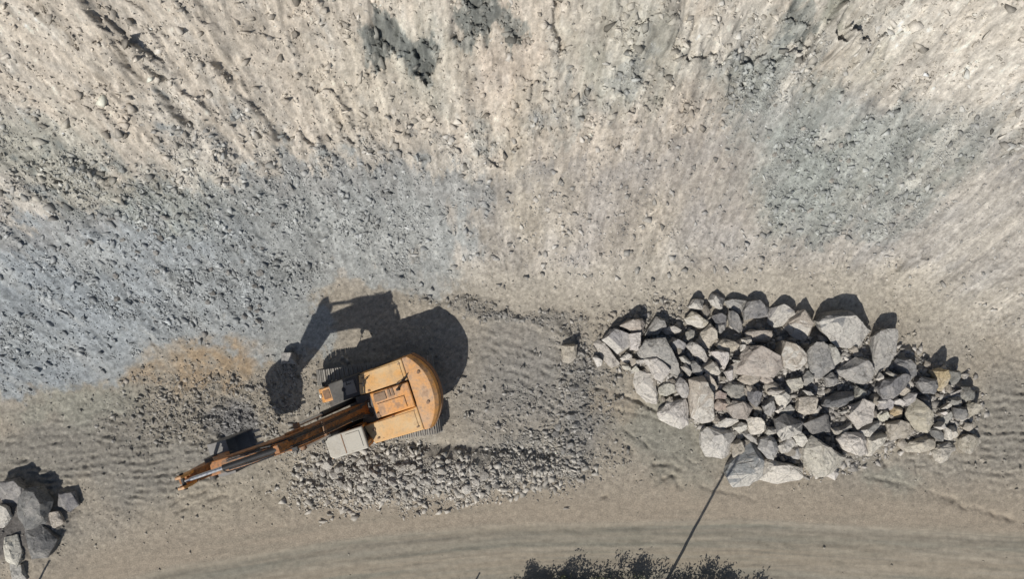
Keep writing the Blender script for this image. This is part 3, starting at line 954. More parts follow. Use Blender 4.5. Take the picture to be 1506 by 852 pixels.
# arm cylinder on top of the boom
c = MB().cyl((2.55, 0, 6.95), (4.65, 0, 7.36), .11, 18)
c = c.build("arm_cylinder", M["black"], ex)
MB().cyl((4.65, 0, 7.36), (6.05, 0, 7.64), .075, 14).build("piston_rod", M["chrome"], c)
MB().prism_xz([(2.2, 6.2), (2.75, 6.5), (2.72, 7.05), (2.5, 7.1)], -.16, .16).build("cylinder_bracket", M["boom"], c, bevel=.02)
cc = MB()
cc.tube([(2.8, .2, 7.0), (3.6, .24, 7.1), (4.5, .2, 7.42), (4.62, .1, 7.42)], .026)
cc.tube([(2.8, -.2, 7.0), (3.2, -.24, 7.0), (3.4, -.16, 7.2)], .026)
cc.build("hydraulic_hose", M["black"], c)

# arm (dipper) hanging from the boom tip, its forked rear end uppermost
arm_side = [(6.22, 7.05), (6.22, 6.6), (6.20, 5.9), (6.16, 4.15), (6.04, 3.86), (5.80, 3.86), (5.62, 4.15), (5.32, 5.0), (5.16, 5.9), (5.42, 6.45), (5.78, 7.05)]
ar = MB().prism_xz(arm_side, -.24, .24).build("arm", M["boom"], ex, bevel=.03)
fork = MB()
for y in (-.25, .15):
    fork.prism_xz([(5.86, 7.00), (6.245, 7.00), (6.33, 7.5), (6.25, 7.86), (5.98, 7.92), (5.80, 7.55)], y, y + .10)
fork.build("cylinder_fork", M["orange"], ar, bevel=.02)
MB().cyl((6.06, -.32, 7.66), (6.06, .32, 7.66), .075, 14).build("pivot_pin", M["black"], ar)
MB().cyl((5.56, -.42, 6.28), (5.56, .42, 6.28), .16, 18).build("arm_pin", M["dark"], ar)
c = MB().cyl((6.42, 0, 7.0), (6.36, 0, 5.7), .12, 16)
c = c.build("bucket_cylinder", M["black"], ex)
MB().cyl((6.36, 0, 5.7), (6.46, 0, 4.65), .06, 12).build("piston_rod", M["chrome"], c)
MB().prism_xz([(6.15, 7.15), (6.5, 7.1), (6.5, 6.85), (6.15, 6.7)], -.14, .14).build("cylinder_bracket", M["boom"], c, bevel=.015)
lk = MB()
for y in (-.3, .24):
    lk.prism_xz([(6.20, 3.82), (6.34, 3.78), (5.86, 3.40), (5.76, 3.52)], y, y + .06)
    lk.prism_xz([(6.20, 3.82), (6.34, 3.76), (6.16, 2.84), (6.02, 2.9)], y + .02, y + .08)
lk = lk.build("bucket_link", M["dark"], ex)
lk.location.z = .88
lk.location.x = .27

# bucket, curled under the arm
prof = [(5.52, 3.02), (6.12, 2.96), (6.42, 2.62), (6.46, 2.1), (6.22, 1.62), (5.78, 1.38), (5.20, 1.34), (4.96, 1.42)]
inner = [(5.55, 2.94), (6.06, 2.88), (6.34, 2.58), (6.38, 2.12), (6.17, 1.70), (5.76, 1.46), (5.22, 1.42), (4.98, 1.48)]
bk = MB()
nn = len(prof)
vs, fs = [], []
for y in (-.76, .76):
    vs += [(x, y, z) for x, z in prof]
    vs += [(x, y, z) for x, z in inner]
for i in range(nn - 1):
    fs.append((i, i + 1, 2 * nn + i + 1, 2 * nn + i))
    fs.append((nn + i, nn + i + 1, 3 * nn + i + 1, 3 * nn + i))
fs += [(0, nn, 3 * nn, 2 * nn), (nn - 1, 2 * nn - 1, 4 * nn - 1, 3 * nn - 1)]
bk.add(vs, fs)
for y in (-.80, .76):
    bk.prism_xz(prof, y, y + .04)
bk = bk.build("bucket", M["bucket"], ex)
bk.location.z = .88
bk.scale = (1.12, .92, 1.0)
bk.location.x = -.46
for i in range(5):
    y = -.62 + i * .31
    MB().prism_xz([(5.0, 1.40), (5.0, 1.52), (4.72, 1.50), (4.70, 1.46)], y - .06, y + .06).build("tooth", M["steel"], bk)
ear = MB()
for y in (-.22, .16):
    ear.prism_xz([(5.40, 2.98), (6.24, 2.88), (6.18, 3.02), (5.72, 3.20), (5.46, 3.14)], y, y + .06)
ear.build("bucket_ear", M["dark"], bk)
# ------------------------------------------------------------------ boulders
TONE = {'P': (.50, .47, .415), 'T': (.40, .36, .30), 'G': (.315, .305, .283), 'D': (.175, .172, .168),
        'Y': (.42, .335, .205), 'R': (.335, .275, .235), 'B': (.225, .235, .235)}


def rock_mesh(name, outline, h, seed, crumb=0.035, flat=0.0):
    """angular broken block: hull over a footprint, a belly and a shrunken tilted top, edges chipped"""
    r = random.Random(seed)
    n = len(outline)
    cx = sum(p[0] for p in outline) / n
    cy = sum(p[1] for p in outline) / n
    ex_ = max(math.hypot(p[0] - cx, p[1] - cy) for p in outline)
    bm = bmesh.new()
    top = r.uniform(.34, .66) + flat
    outline = [(cx + (p[0] - cx) * 1.09, cy + (p[1] - cy) * 1.09) for p in outline]
    sx, sy = (-SUN_H.x * .2 + r.uniform(-.2, .2)) * ex_, (-SUN_H.y * .24 + r.uniform(-.2, .2)) * ex_
    tx, ty = r.uniform(-.5, .5), r.uniform(-.2, .7)
    belly = r.uniform(.30, .62)
    for (x, y) in outline:
        dx, dy = x - cx, y - cy
        j = lambda a: r.uniform(-a, a) * ex_
        bm.verts.new((dx * .86 + j(.04), dy * .86 + j(.04), -.40 * h + j(.03)))
        bm.verts.new((dx + j(.02), dy + j(.02), belly * h + j(.10)))
        if r.random() < .85:
            bm.verts.new((dx * top + sx + j(.08), dy * top + sy + j(.08), h * (1 + .28 * (tx * dx + ty * dy) / ex_) + j(.04)))
    bmesh.ops.convex_hull(bm, input=bm.verts)
    loose = [v for v in bm.verts if not v.link_faces]
    bmesh.ops.delete(bm, geom=loose, context='VERTS')
    bmesh.ops.dissolve_limit(bm, angle_limit=math.radians(9), verts=bm.verts, edges=bm.edges)
    w = min(.04, .045 * ex_)
    bmesh.ops.bevel(bm, geom=list(bm.edges), offset=w, segments=2, profile=.6, affect='EDGES', clamp_overlap=True)
    bmesh.ops.triangulate(bm, faces=bm.faces)
    bmesh.ops.subdivide_edges(bm, edges=[e for e in bm.edges if e.calc_length() > .22], cuts=2, use_grid_fill=True)
    bmesh.ops.triangulate(bm, faces=bm.faces)
    co = np.array([v.co[:] for v in bm.verts])
    bm.normal_update()
    o = seed * 3.7
    d1 = fbm(co[:, 0] * 2.2 + o + co[:, 2] * 1.3, co[:, 1] * 2.2 + co[:, 2] * 1.7, seed, 3)
    d2 = fbm(co[:, 0] * 7 + o + co[:, 2] * 5, co[:, 1] * 7 - co[:, 2] * 4, seed + 5, 2)
    for v, a, b in zip(bm.verts, d1, d2):
        v.co += v.normal * (crumb * 1.3 * a + crumb * .6 * b)
    me = bpy.data.meshes.new(name)
    bm.to_mesh(me)
    bm.free()
    me.materials.append(M["stone"])
    return me, cx, cy


BOULDERS = [
    ('long grey wedge shaped slab pointing down right near the left end of the pile', 'G', 1.00, [(6.24, -2.37), (6.94, -2.34), (7.27, -2.65), (7.86, -3.96), (7.72, -4.03), (7.27, -3.7), (6.49, -3.06), (6.1, -3.2), (5.94, -2.92)]),
    ('rounded tan block with a small dark pit, topmost at the left tip of the pile', 'T', 0.80, [(5.34, -1.7), (5.57, -1.42), (6.13, -1.4), (6.24, -1.59), (6.18, -2.09), (5.96, -2.12), (5.51, -1.9), (5.12, -1.68)]),
    ('grey angular block just above the broad end of the long wedge slab', 'G', 0.70, [(6.64, -1.54), (6.81, -1.31), (7.2, -1.45), (7.23, -1.82), (6.86, -2.1), (6.25, -2.15), (6.53, -1.87)]),
    ('flat pale sliver lying right of the grey block above the wedge slab', 'P', 0.50, [(7.11, -1.99), (7.62, -1.85), (8.01, -2.02), (7.9, -2.17), (7.34, -2.13)]),
    ('grey boulder with a slanted dark top, left of the long wedge slab', 'G', 0.90, [(4.27, -2.37), (4.66, -1.92), (5.05, -1.92), (5.44, -2.31), (5.5, -2.76), (5.0, -3.01), (4.66, -2.65)]),
    ('small pale upright block touching the left side of the wedge slab', 'P', 0.80, [(5.54, -2.26), (5.68, -2.14), (6.07, -2.18), (6.07, -2.65), (5.96, -2.93), (5.59, -2.88)]),
    ('narrow pale slab slanting down right at the outer left edge of the pile', 'P', 0.70, [(3.92, -2.6), (4.17, -2.43), (4.45, -3.0), (4.73, -3.28), (5.07, -3.61), (4.73, -3.7), (4.37, -3.39), (4.37, -3.16)]),
    ('leftmost small pale stone of the boulder pile', 'P', 0.50, [(3.85, -3.23), (4.02, -3.17), (4.3, -3.4), (4.22, -3.65), (4.05, -3.68)]),
    ('small round pale stone under the grey slanted top boulder on the left', 'P', 0.50, [(5.17, -3.29), (5.43, -3.01), (5.71, -3.17), (5.68, -3.4), (5.4, -3.51)]),
    ('tiny pale stone chip wedged between larger boulders of the pile', 'P', 0.35, [(5.21, -3.58), (5.5, -3.55), (5.61, -3.72), (5.44, -3.78), (5.27, -3.74)]),
    ('tiny pale stone chip wedged between larger boulders of the pile', 'P', 0.35, [(5.61, -3.86), (5.78, -3.63), (6.0, -3.83), (5.95, -3.92)]),
    ('tiny pale stone chip wedged between larger boulders of the pile', 'P', 0.35, [(5.81, -3.3), (6.17, -3.3), (6.2, -3.38), (5.86, -3.49)]),
    ('pale oblong boulder lying below and along the long wedge slab', 'P', 0.80, [(6.18, -3.3), (6.46, -3.21), (6.63, -3.38), (7.02, -3.61), (7.3, -4.0), (6.99, -4.36), (6.68, -4.11), (6.49, -3.66)]),
    ('bluish grey boulder just right of the tip of the flat pale sliver', 'G', 0.70, [(7.31, -2.57), (7.59, -2.32), (8.04, -2.43), (8.21, -2.66), (8.1, -2.97), (7.54, -2.83)]),
    ('tiny pale stone chip wedged between larger boulders of the pile', 'P', 0.40, [(7.8, -3.18), (8.03, -3.12), (8.34, -3.41), (8.25, -3.57), (7.94, -3.35)]),
    ('tiny pale stone chip wedged between larger boulders of the pile', 'P', 0.40, [(7.92, -3.63), (8.08, -3.49), (8.37, -3.86), (8.25, -4.03)]),
    ('bright pale boulder at the lower left edge of the pile, leaning on the tracked dirt', 'P', 1.00, [(5.92, -3.86), (6.56, -4.02), (6.81, -4.5), (6.91, -5.19), (6.87, -5.45), (6.4, -5.32), (5.92, -4.94), (5.8, -4.43)]),
    ('dark topped boulder with a bright lip at the upper left crest of the pile', 'G', 0.80, [(8.34, -0.81), (8.5, -0.53), (8.78, -0.42), (9.06, -0.53), (9.01, -0.98), (8.39, -0.92)]),
    ('dark greenish boulder with a pale lower face on the top crest of the pile', 'D', 0.80, [(9.34, -0.53), (9.51, -0.19), (9.85, -0.16), (10.1, -0.47), (10.02, -0.92), (9.85, -0.96), (9.51, -0.75)]),
    ('pale grey boulder on the crest, right of the dark greenish one', 'G', 0.80, [(10.13, -0.58), (10.3, -0.47), (11.08, -0.53), (11.02, -0.98), (10.74, -1.09), (10.24, -0.81)]),
    ('rough dark grey crusted boulder on the crest with a ridged top', 'D', 1.00, [(10.93, -1.03), (11.1, -0.64), (11.71, -0.55), (12.1, -0.92), (12.04, -1.31), (11.49, -1.36), (10.98, -1.42)]),
    ('wide tan block below the bright lipped boulder at the upper left crest', 'T', 0.80, [(8.22, -1.37), (8.56, -1.06), (8.78, -1.09), (9.29, -1.48), (9.29, -1.59), (9.01, -1.79), (8.34, -1.62)]),
    ('small dark stone sitting right of the wide tan block near the crest', 'D', 0.60, [(9.46, -1.26), (9.83, -1.12), (10.16, -1.32), (10.11, -1.57), (9.63, -1.6)]),
    ('small grey cube like stone under the small dark stone near the crest', 'G', 0.50, [(9.67, -1.71), (9.9, -1.54), (10.15, -1.6), (10.12, -1.94), (9.93, -2.08), (9.73, -1.94)]),
    ('five sided tan boulder below the wide tan block, upper left of the pile', 'T', 0.80, [(8.84, -2.43), (8.95, -2.04), (9.4, -1.65), (9.62, -1.87), (9.76, -2.32), (9.29, -2.74), (9.01, -2.65)]),
    ('knobbly dark lump lying left of the rough crusted boulder', 'D', 0.70, [(10.29, -1.03), (10.65, -1.2), (10.93, -1.82), (10.76, -2.04), (10.43, -1.76), (10.26, -1.37)]),
    ('long tan brick shaped block above the big flat tan boulder', 'T', 0.80, [(11.08, -2.04), (11.3, -1.93), (12.23, -1.93), (12.2, -2.26), (12.09, -2.46), (11.3, -2.43), (11.13, -2.21)]),
    ('flat tan stone below and right of the five sided tan boulder', 'T', 0.60, [(9.63, -2.66), (9.94, -2.33), (10.44, -2.44), (10.64, -2.61), (10.44, -2.89), (9.88, -2.89)]),
    ('small round grey stone left of the five sided tan boulder', 'G', 0.50, [(8.21, -2.08), (8.44, -1.94), (8.69, -2.05), (8.61, -2.33), (8.21, -2.42)]),
    ('pale elongated boulder slanting down right under the small round grey stone', 'P', 0.70, [(8.21, -2.66), (8.41, -2.46), (8.63, -2.52), (8.91, -2.88), (9.16, -3.22), (9.08, -3.39), (8.8, -3.33), (8.41, -2.94)]),
    ('pale bent boulder beside the left corner of the big flat tan boulder', 'P', 0.70, [(9.33, -2.94), (9.7, -2.83), (10.03, -3.05), (10.15, -3.33), (9.98, -3.72), (9.81, -3.61), (9.7, -3.28)]),
    ('almost white blocky stone left of the pale bent boulder', 'P', 0.70, [(9.02, -3.67), (9.42, -3.33), (9.58, -3.44), (9.78, -3.84), (9.7, -4.0), (9.19, -3.98)]),
    ('small dark stone with a pale rim, left of the almost white blocky stone', 'D', 0.60, [(8.31, -3.51), (8.53, -3.34), (8.93, -3.73), (8.93, -4.04), (8.7, -4.04), (8.42, -3.84)]),
    ('big flat tan grey boulder with a broad sloping top, upper middle of pile', 'T', 1.30, [(10.48, -3.74), (10.76, -3.07), (11.04, -2.69), (11.43, -2.69), (12.53, -3.35), (12.48, -3.57), (12.2, -4.05), (11.43, -3.99), (10.59, -3.93)]),
    ('small upright tan stone against the left corner of the big flat tan boulder', 'T', 0.50, [(10.21, -3.57), (10.41, -3.48), (10.63, -3.57), (10.57, -3.85), (10.38, -4.19), (10.24, -4.02)]),
    ('tiny pale stone chip wedged between larger boulders of the pile', 'P', 0.40, [(9.97, -3.86), (10.17, -3.74), (10.26, -4.25), (10.11, -4.25)]),
    ('tan stone tucked under the lower edge of the big flat tan boulder', 'T', 0.50, [(10.63, -4.24), (10.86, -4.05), (11.53, -4.1), (11.59, -4.36), (11.19, -4.5), (10.91, -4.41)]),
    ('round tan stone under the lower right edge of the big flat tan boulder', 'T', 0.50, [(11.64, -4.1), (12.21, -4.13), (12.26, -4.36), (11.98, -4.5), (11.7, -4.36)]),
    ('long tan slab with a bright square front at the lower left of the pile', 'T', 1.10, [(8.19, -4.24), (8.92, -4.08), (9.17, -5.06), (9.49, -6.04), (8.98, -6.32), (8.44, -6.01), (8.32, -5.12)]),
    ('narrow tan stone along the right side of the long tan slab', 'T', 0.60, [(8.96, -4.07), (9.12, -3.9), (9.63, -4.54), (9.57, -4.69), (9.26, -4.85), (9.1, -4.63)]),
    ('grey boulder with a bright curved left edge in the middle left of the pile', 'G', 0.80, [(9.95, -4.69), (10.26, -4.35), (10.93, -4.47), (11.02, -4.91), (10.99, -5.36), (10.6, -5.36), (10.43, -4.97)]),
    ('tiny pale stone chip wedged between larger boulders of the pile', 'P', 0.30, [(10.72, -2.62), (11.01, -2.62), (10.95, -2.96), (10.72, -2.9)]),
    ('tiny pale stone chip wedged between larger boulders of the pile', 'P', 0.30, [(10.33, -3.3), (10.61, -3.3), (10.67, -3.47), (10.39, -3.47)]),
    ('tiny pale stone chip wedged between larger boulders of the pile', 'P', 0.30, [(10.78, -2.34), (11.18, -2.23), (11.26, -2.54), (10.84, -2.51)]),
    ('grey boulder with a bright white face on the crest, left of the largest boulder', 'G', 1.20, [(12.2, -1.58), (12.31, -0.97), (12.86, -0.83), (13.36, -1.08), (13.53, -1.36), (12.92, -1.75), (12.47, -1.83)]),
    ('brownish boulder leaning on the white faced boulder at the crest', 'T', 1.20, [(12.86, -1.75), (13.25, -1.44), (13.53, -1.02), (13.86, -1.02), (14.17, -1.36), (14.09, -2.02), (13.86, -2.41), (13.2, -2.14)]),
    ('largest boulder of the pile, dark grey top and broad white face, on the crest', 'D', 1.80, [(14.32, -1.45), (14.71, -1.18), (15.59, -0.96), (16.36, -1.45), (16.74, -1.89), (16.19, -2.66), (15.15, -2.55), (14.49, -1.84)]),
    ('tall grey block with a flat top below the brownish crest boulder', 'G', 1.10, [(13.83, -2.86), (14.0, -2.64), (14.5, -2.58), (14.78, -2.92), (15.0, -3.42), (15.0, -3.7), (14.39, -4.12), (14.06, -4.03), (13.89, -3.31)]),
    ('small grey chip standing against the right side of the tall grey block', 'G', 0.70, [(14.72, -2.63), (14.88, -2.57), (15.0, -3.11), (15.36, -3.28), (15.11, -3.56), (14.94, -3.33)]),
    ('small square grey stone at the foot of the tall grey block', 'G', 0.60, [(14.63, -4.12), (14.91, -3.9), (15.3, -4.29), (15.25, -4.4), (14.8, -4.57)]),
    ('pale grey lumpy boulder straight below the largest boulder', 'G', 1.10, [(15.22, -3.87), (15.89, -3.53), (16.12, -3.25), (16.56, -3.31), (16.95, -3.75), (16.84, -4.14), (16.45, -4.45), (16.17, -4.37), (15.45, -4.09)]),
    ('bright pale stone lying left below the tall grey block', 'P', 0.60, [(12.89, -4.29), (13.45, -4.12), (13.62, -4.63), (13.34, -4.74), (13.11, -4.69)]),
    ('grey stone wedged between the bright pale stone and the tall grey block', 'G', 0.60, [(13.62, -4.18), (13.9, -3.79), (14.18, -3.9), (14.12, -4.24), (13.79, -4.52)]),
    ('tan boulder with a bright lower lip between the flat tan and tall grey ones', 'T', 1.10, [(12.39, -3.09), (12.61, -2.42), (13.11, -2.58), (13.61, -3.09), (13.64, -3.45), (13.16, -3.75), (12.72, -3.59)]),
    ('tiny pale stone chip wedged between larger boulders of the pile', 'P', 0.40, [(17.05, -4.19), (17.22, -3.91), (17.3, -4.19), (17.16, -4.28)]),
    ('tall upright grey slab with a lighter stripe, right of the largest boulder', 'G', 1.30, [(17.04, -2.27), (17.3, -2.05), (17.96, -2.11), (17.93, -3.08), (17.67, -3.59), (17.11, -3.96), (16.92, -3.71), (17.01, -2.96)]),
    ('dark grey boulder at the lower right foot of the upright striped slab', 'D', 0.80, [(18.02, -3.56), (18.21, -3.3), (18.59, -3.3), (18.91, -3.62), (18.84, -4.19), (18.59, -4.38), (18.4, -4.19)]),
    ('tiny pale stone chip wedged between larger boulders of the pile', 'P', 0.40, [(17.51, -3.9), (17.64, -3.84), (18.02, -4.03), (17.83, -4.16)]),
    ('dark grey oval slab with a dusty flat top, below the upright striped slab', 'D', 0.80, [(17.1, -4.63), (17.32, -4.25), (17.83, -4.06), (18.34, -4.13), (18.4, -4.32), (18.21, -4.7), (17.77, -5.08), (17.32, -5.05)]),
    ('small pale stone under the dusty dark oval slab', 'P', 0.50, [(17.8, -5.23), (18.12, -5.07), (18.5, -5.26), (18.43, -5.49), (17.99, -5.49)]),
    ('small yellowish cube like block under the dusty oval slab', 'Y', 0.50, [(17.8, -5.81), (17.86, -5.49), (18.34, -5.58), (18.34, -6.0), (17.99, -6.06)]),
    ('grey leaning stone right of the dusty oval slab', 'G', 0.60, [(18.34, -5.16), (18.59, -4.9), (18.91, -4.84), (18.85, -5.35), (18.66, -5.67), (18.5, -5.48)]),
    ('large pointed tan boulder right of the small yellowish block', 'T', 1.10, [(18.49, -5.81), (18.81, -5.05), (18.93, -5.43), (19.06, -5.62), (19.5, -5.81), (19.57, -6.25), (19.31, -6.63), (19.0, -6.63), (18.56, -6.25)]),
    ('dark grey boulder behind the large pointed tan boulder', 'D', 0.90, [(18.94, -5.01), (19.51, -5.01), (19.73, -5.51), (19.51, -5.73), (19.13, -5.64)]),
    ('upright yellowish tan block near the right end of the pile', 'Y', 1.20, [(19.72, -3.91), (20.19, -3.75), (20.41, -4.48), (20.16, -4.76), (19.97, -4.73)]),
    ('dark brown block touching the right side of the upright yellowish block', 'D', 0.90, [(20.39, -3.87), (20.84, -3.87), (21.03, -4.25), (20.96, -4.56), (20.58, -4.5)]),
    ('shadowy dark boulder left of the upright yellowish block', 'D', 0.90, [(18.94, -4.37), (19.19, -4.12), (19.76, -4.25), (19.89, -4.56), (19.7, -4.88), (19.19, -4.82)]),
    ('thin pale sliver below the upright yellowish block', 'P', 0.40, [(20.45, -4.99), (21.28, -4.7), (21.28, -4.86), (20.64, -5.05)]),
    ('rounded grey boulder at the upper right end of the pile', 'G', 0.70, [(21.23, -4.64), (21.55, -4.61), (21.83, -4.83), (21.8, -5.15), (21.42, -5.28), (21.17, -5.02)]),
    ('small grey stone under the thin pale sliver', 'G', 0.50, [(20.54, -5.17), (20.98, -5.04), (21.05, -5.42), (20.86, -5.52), (20.67, -5.42)]),
    ('tan boulder at the right tip of the pile below the rounded grey one', 'T', 0.60, [(21.39, -5.6), (21.58, -5.29), (22.09, -5.54), (22.03, -5.73), (21.58, -5.99)]),
    ('tiny pale stone chip wedged between larger boulders of the pile', 'P', 0.30, [(20.03, -5.57), (20.35, -5.35), (20.51, -5.44), (20.29, -5.6)]),
    ('tiny pale stone chip wedged between larger boulders of the pile', 'P', 0.30, [(19.97, -5.76), (20.16, -5.67), (20.35, -5.76), (20.23, -5.89)]),
    ('grey pointed stone right of the large pointed tan boulder', 'G', 0.70, [(20.15, -6.1), (20.4, -5.59), (20.59, -5.66), (20.66, -6.04), (20.4, -6.42)]),
    ('tiny pale stone chip wedged between larger boulders of the pile', 'P', 0.40, [(19.81, -6.45), (20.13, -6.2), (20.25, -6.45), (20.06, -6.58)]),
    ('dark stone between the grey pointed stone and the right tip boulder', 'D', 0.60, [(20.69, -5.54), (21.27, -5.54), (21.39, -5.86), (21.2, -6.11), (20.82, -6.05)]),
    ('pale stone near the lower right end, above the two bottom right boulders', 'P', 0.60, [(20.5, -6.55), (20.74, -6.46), (20.92, -6.49), (21.07, -6.85), (20.74, -7.09), (20.59, -6.91)]),
    ('round pale stone left of the small yellowish cube like block', 'P', 0.50, [(17.16, -5.87), (17.48, -5.68), (17.7, -6.0), (17.54, -6.22), (17.22, -6.12)]),
    ('flat grey stone under the left end of the dusty oval slab', 'G', 0.50, [(17.16, -5.3), (17.54, -5.17), (17.8, -5.36), (17.76, -5.68), (17.29, -5.68)]),
    ('tan boulder with a bright curved front under the large pointed tan boulder', 'T', 0.90, [(17.65, -6.34), (18.07, -6.16), (18.55, -6.28), (18.88, -6.64), (18.49, -7.02), (17.77, -7.05)]),
    ('low wide tan boulder on the bottom edge of the pile towards the right', 'T', 0.70, [(18.61, -7.5), (18.85, -7.2), (19.63, -6.96), (19.99, -7.14), (20.05, -7.56), (19.39, -7.79), (18.73, -7.68)]),
    ('bright pale boulder with a pointed foot on the bottom right edge of the pile', 'P', 0.70, [(19.99, -7.74), (20.23, -7.38), (20.77, -7.26), (21.01, -7.5), (20.65, -8.09), (20.35, -8.21), (20.11, -8.09)]),
    ('outlying tan boulder at the bottom right corner of the pile', 'T', 0.70, [(21.24, -7.14), (21.48, -6.93), (21.9, -6.96), (22.26, -7.26), (21.72, -7.79), (21.54, -7.74), (21.3, -7.44)]),
    ('dark grey stone above the bright boulder with a pointed foot', 'D', 0.60, [(19.72, -6.67), (20.02, -6.55), (20.32, -6.91), (20.32, -7.21), (19.96, -7.03)]),
    ('tiny pale stone chip wedged between larger boulders of the pile', 'P', 0.40, [(20.27, -6.45), (20.45, -6.51), (20.6, -6.93), (20.51, -7.08), (20.39, -6.87)]),
    ('pale square stone left of the long tan slab', 'P', 0.60, [(6.93, -4.64), (7.29, -4.36), (7.63, -4.5), (7.66, -4.81), (7.24, -5.03), (6.98, -4.89)]),
    ('grey elongated stone wedged against the long tan slab', 'G', 0.60, [(7.63, -4.39), (7.8, -4.11), (8.08, -4.39), (8.19, -4.72), (8.19, -5.06), (7.97, -5.06), (7.69, -4.67)]),
    ('pale cracked boulder at the bottom left, left of the bright square front', 'P', 0.90, [(6.97, -5.82), (7.37, -5.42), (8.2, -5.15), (8.34, -5.76), (8.32, -6.37), (7.98, -6.54), (7.42, -6.37), (7.03, -6.1)]),
    ('small pinkish stone right of the long tan slab', 'R', 0.50, [(9.25, -4.93), (9.61, -4.73), (9.95, -4.9), (9.92, -5.13), (9.39, -5.15)]),
    ('slightly larger pinkish tan stone under the small pinkish one', 'R', 0.50, [(9.44, -5.46), (9.67, -5.18), (10.12, -5.24), (10.06, -5.6), (9.61, -5.66)]),
    ('six sided tan boulder below the grey boulder with the bright curved edge', 'T', 0.90, [(10.02, -5.57), (10.35, -5.3), (10.91, -5.35), (11.22, -5.63), (10.94, -6.11), (10.35, -6.05)]),
    ('pale ridge backed stone under the pinkish stones', 'P', 0.60, [(9.51, -6.45), (9.9, -6.11), (10.63, -6.14), (10.69, -6.22), (10.13, -6.47), (9.62, -6.7)]),
    ('pale blocky stone right of the pale ridge backed stone', 'P', 0.60, [(10.44, -6.5), (10.75, -6.22), (11.03, -6.28), (11.03, -6.56), (10.69, -6.76)]),
    ('bright cube like boulder under the six sided tan boulder', 'P', 0.80, [(11.02, -6.14), (11.16, -6.0), (11.6, -6.09), (11.83, -6.54), (11.71, -6.76), (11.21, -6.79)]),
    ('low pale stone on the right side of the bright cube like boulder', 'P', 0.50, [(11.83, -6.74), (12.0, -6.46), (12.4, -6.51), (12.4, -6.68), (12.11, -6.82)]),
    ('large pale layered boulder on the bottom edge beside the tip of the long thin shadow', 'P', 1.00, [(8.94, -6.79), (9.11, -6.51), (9.89, -6.62), (10.67, -6.79), (10.34, -7.35), (10.28, -7.85), (9.89, -7.96), (9.16, -7.85), (8.97, -7.46)]),
    ('tan stone between the large pale layered boulder and the blue grey one', 'T', 0.80, [(10.37, -7.32), (10.71, -7.1), (10.99, -7.26), (10.88, -7.77), (10.48, -7.93)]),
    ('small grey stone under the bright cube like boulder', 'G', 0.50, [(10.88, -6.8), (11.16, -6.63), (11.55, -7.02), (11.61, -7.3), (11.21, -7.13)]),
    ('large blue grey boulder with a pale front, lowest on the bottom edge', 'B', 1.20, [(10.13, -8.71), (10.24, -8.27), (10.85, -7.66), (11.19, -7.27), (11.52, -7.43), (11.85, -7.88), (11.83, -8.38), (11.74, -8.85), (11.19, -9.27), (10.41, -9.27)]),
    ('grey boulder with a pale slanted face, upper right of the blue grey one', 'G', 0.90, [(11.58, -7.42), (11.69, -7.03), (12.03, -6.86), (12.36, -7.08), (12.42, -7.47), (12.25, -7.98), (11.97, -7.87)]),
    ('wide pale boulder on the bottom edge, right of the blue grey one', 'P', 1.00, [(11.84, -8.97), (12.01, -8.13), (12.23, -8.05), (12.45, -8.41), (13.12, -8.38), (13.63, -8.41), (13.74, -8.8), (13.51, -9.02), (12.62, -9.19), (12.06, -9.11)]),
    ('dark topped boulder with a thin bright left face in the lower middle of the pile', 'D', 1.00, [(12.34, -6.07), (12.79, -5.84), (13.51, -6.23), (13.46, -6.62), (13.01, -6.71), (12.62, -7.04), (12.4, -6.68)]),
    ('greenish grey stone under the dark topped boulder with a thin bright face', 'G', 0.60, [(12.54, -7.4), (12.77, -7.12), (13.1, -6.95), (13.41, -7.29), (13.1, -7.63), (12.71, -7.71)]),
    ('bright pale three cornered stone right of the dark topped boulder', 'P', 0.70, [(13.1, -6.83), (13.46, -6.6), (13.94, -7.33), (13.58, -7.36), (13.3, -7.16)]),
    ('small grey stone touching the left of the biggest pale boulder', 'G', 0.50, [(13.12, -7.7), (13.34, -7.41), (13.74, -7.41), (13.74, -7.81), (13.51, -7.98), (13.23, -7.95)]),
    ('dark jagged stone in the middle of the pile under the round tan stone', 'D', 0.70, [(11.12, -5.2), (11.06, -4.81), (11.34, -4.7), (11.74, -4.92), (11.62, -5.31), (11.45, -5.48)]),
    ('grey stone with ridges right of the dark jagged stone', 'G', 0.60, [(11.7, -5.44), (12.15, -5.04), (12.26, -5.55), (12.04, -5.91), (11.76, -5.72)]),
    ('pale greenish square stone in the middle of the pile', 'P', 0.70, [(12.18, -4.92), (12.63, -4.75), (13.02, -5.09), (12.74, -5.51), (12.46, -5.37)]),
    ('tiny pale stone chip wedged between larger boulders of the pile', 'P', 0.40, [(11.94, -4.78), (12.08, -4.67), (12.7, -4.72), (12.36, -4.95), (12.02, -4.95)]),
    ('grey block with a pitted top right of the pale greenish square stone', 'G', 0.60, [(12.49, -5.77), (12.99, -5.44), (13.36, -5.6), (13.33, -5.77), (13.05, -6.05), (12.65, -5.97)]),
    ('tiny pale stone chip wedged between larger boulders of the pile', 'P', 0.30, [(12.27, -5.69), (12.5, -5.46), (12.64, -5.52), (12.44, -5.8)]),
    ('stepped tan block left of the dark lens shaped slab', 'T', 0.80, [(13.36, -5.53), (13.44, -5.11), (14.06, -5.02), (14.14, -5.14), (13.97, -5.3), (13.97, -5.84), (13.66, -5.89), (13.38, -5.7)]),
    ('small pale stone at the right foot of the stepped tan block', 'P', 0.50, [(14.02, -5.67), (14.27, -5.45), (14.55, -5.61), (14.24, -6.01), (14.07, -5.87)]),
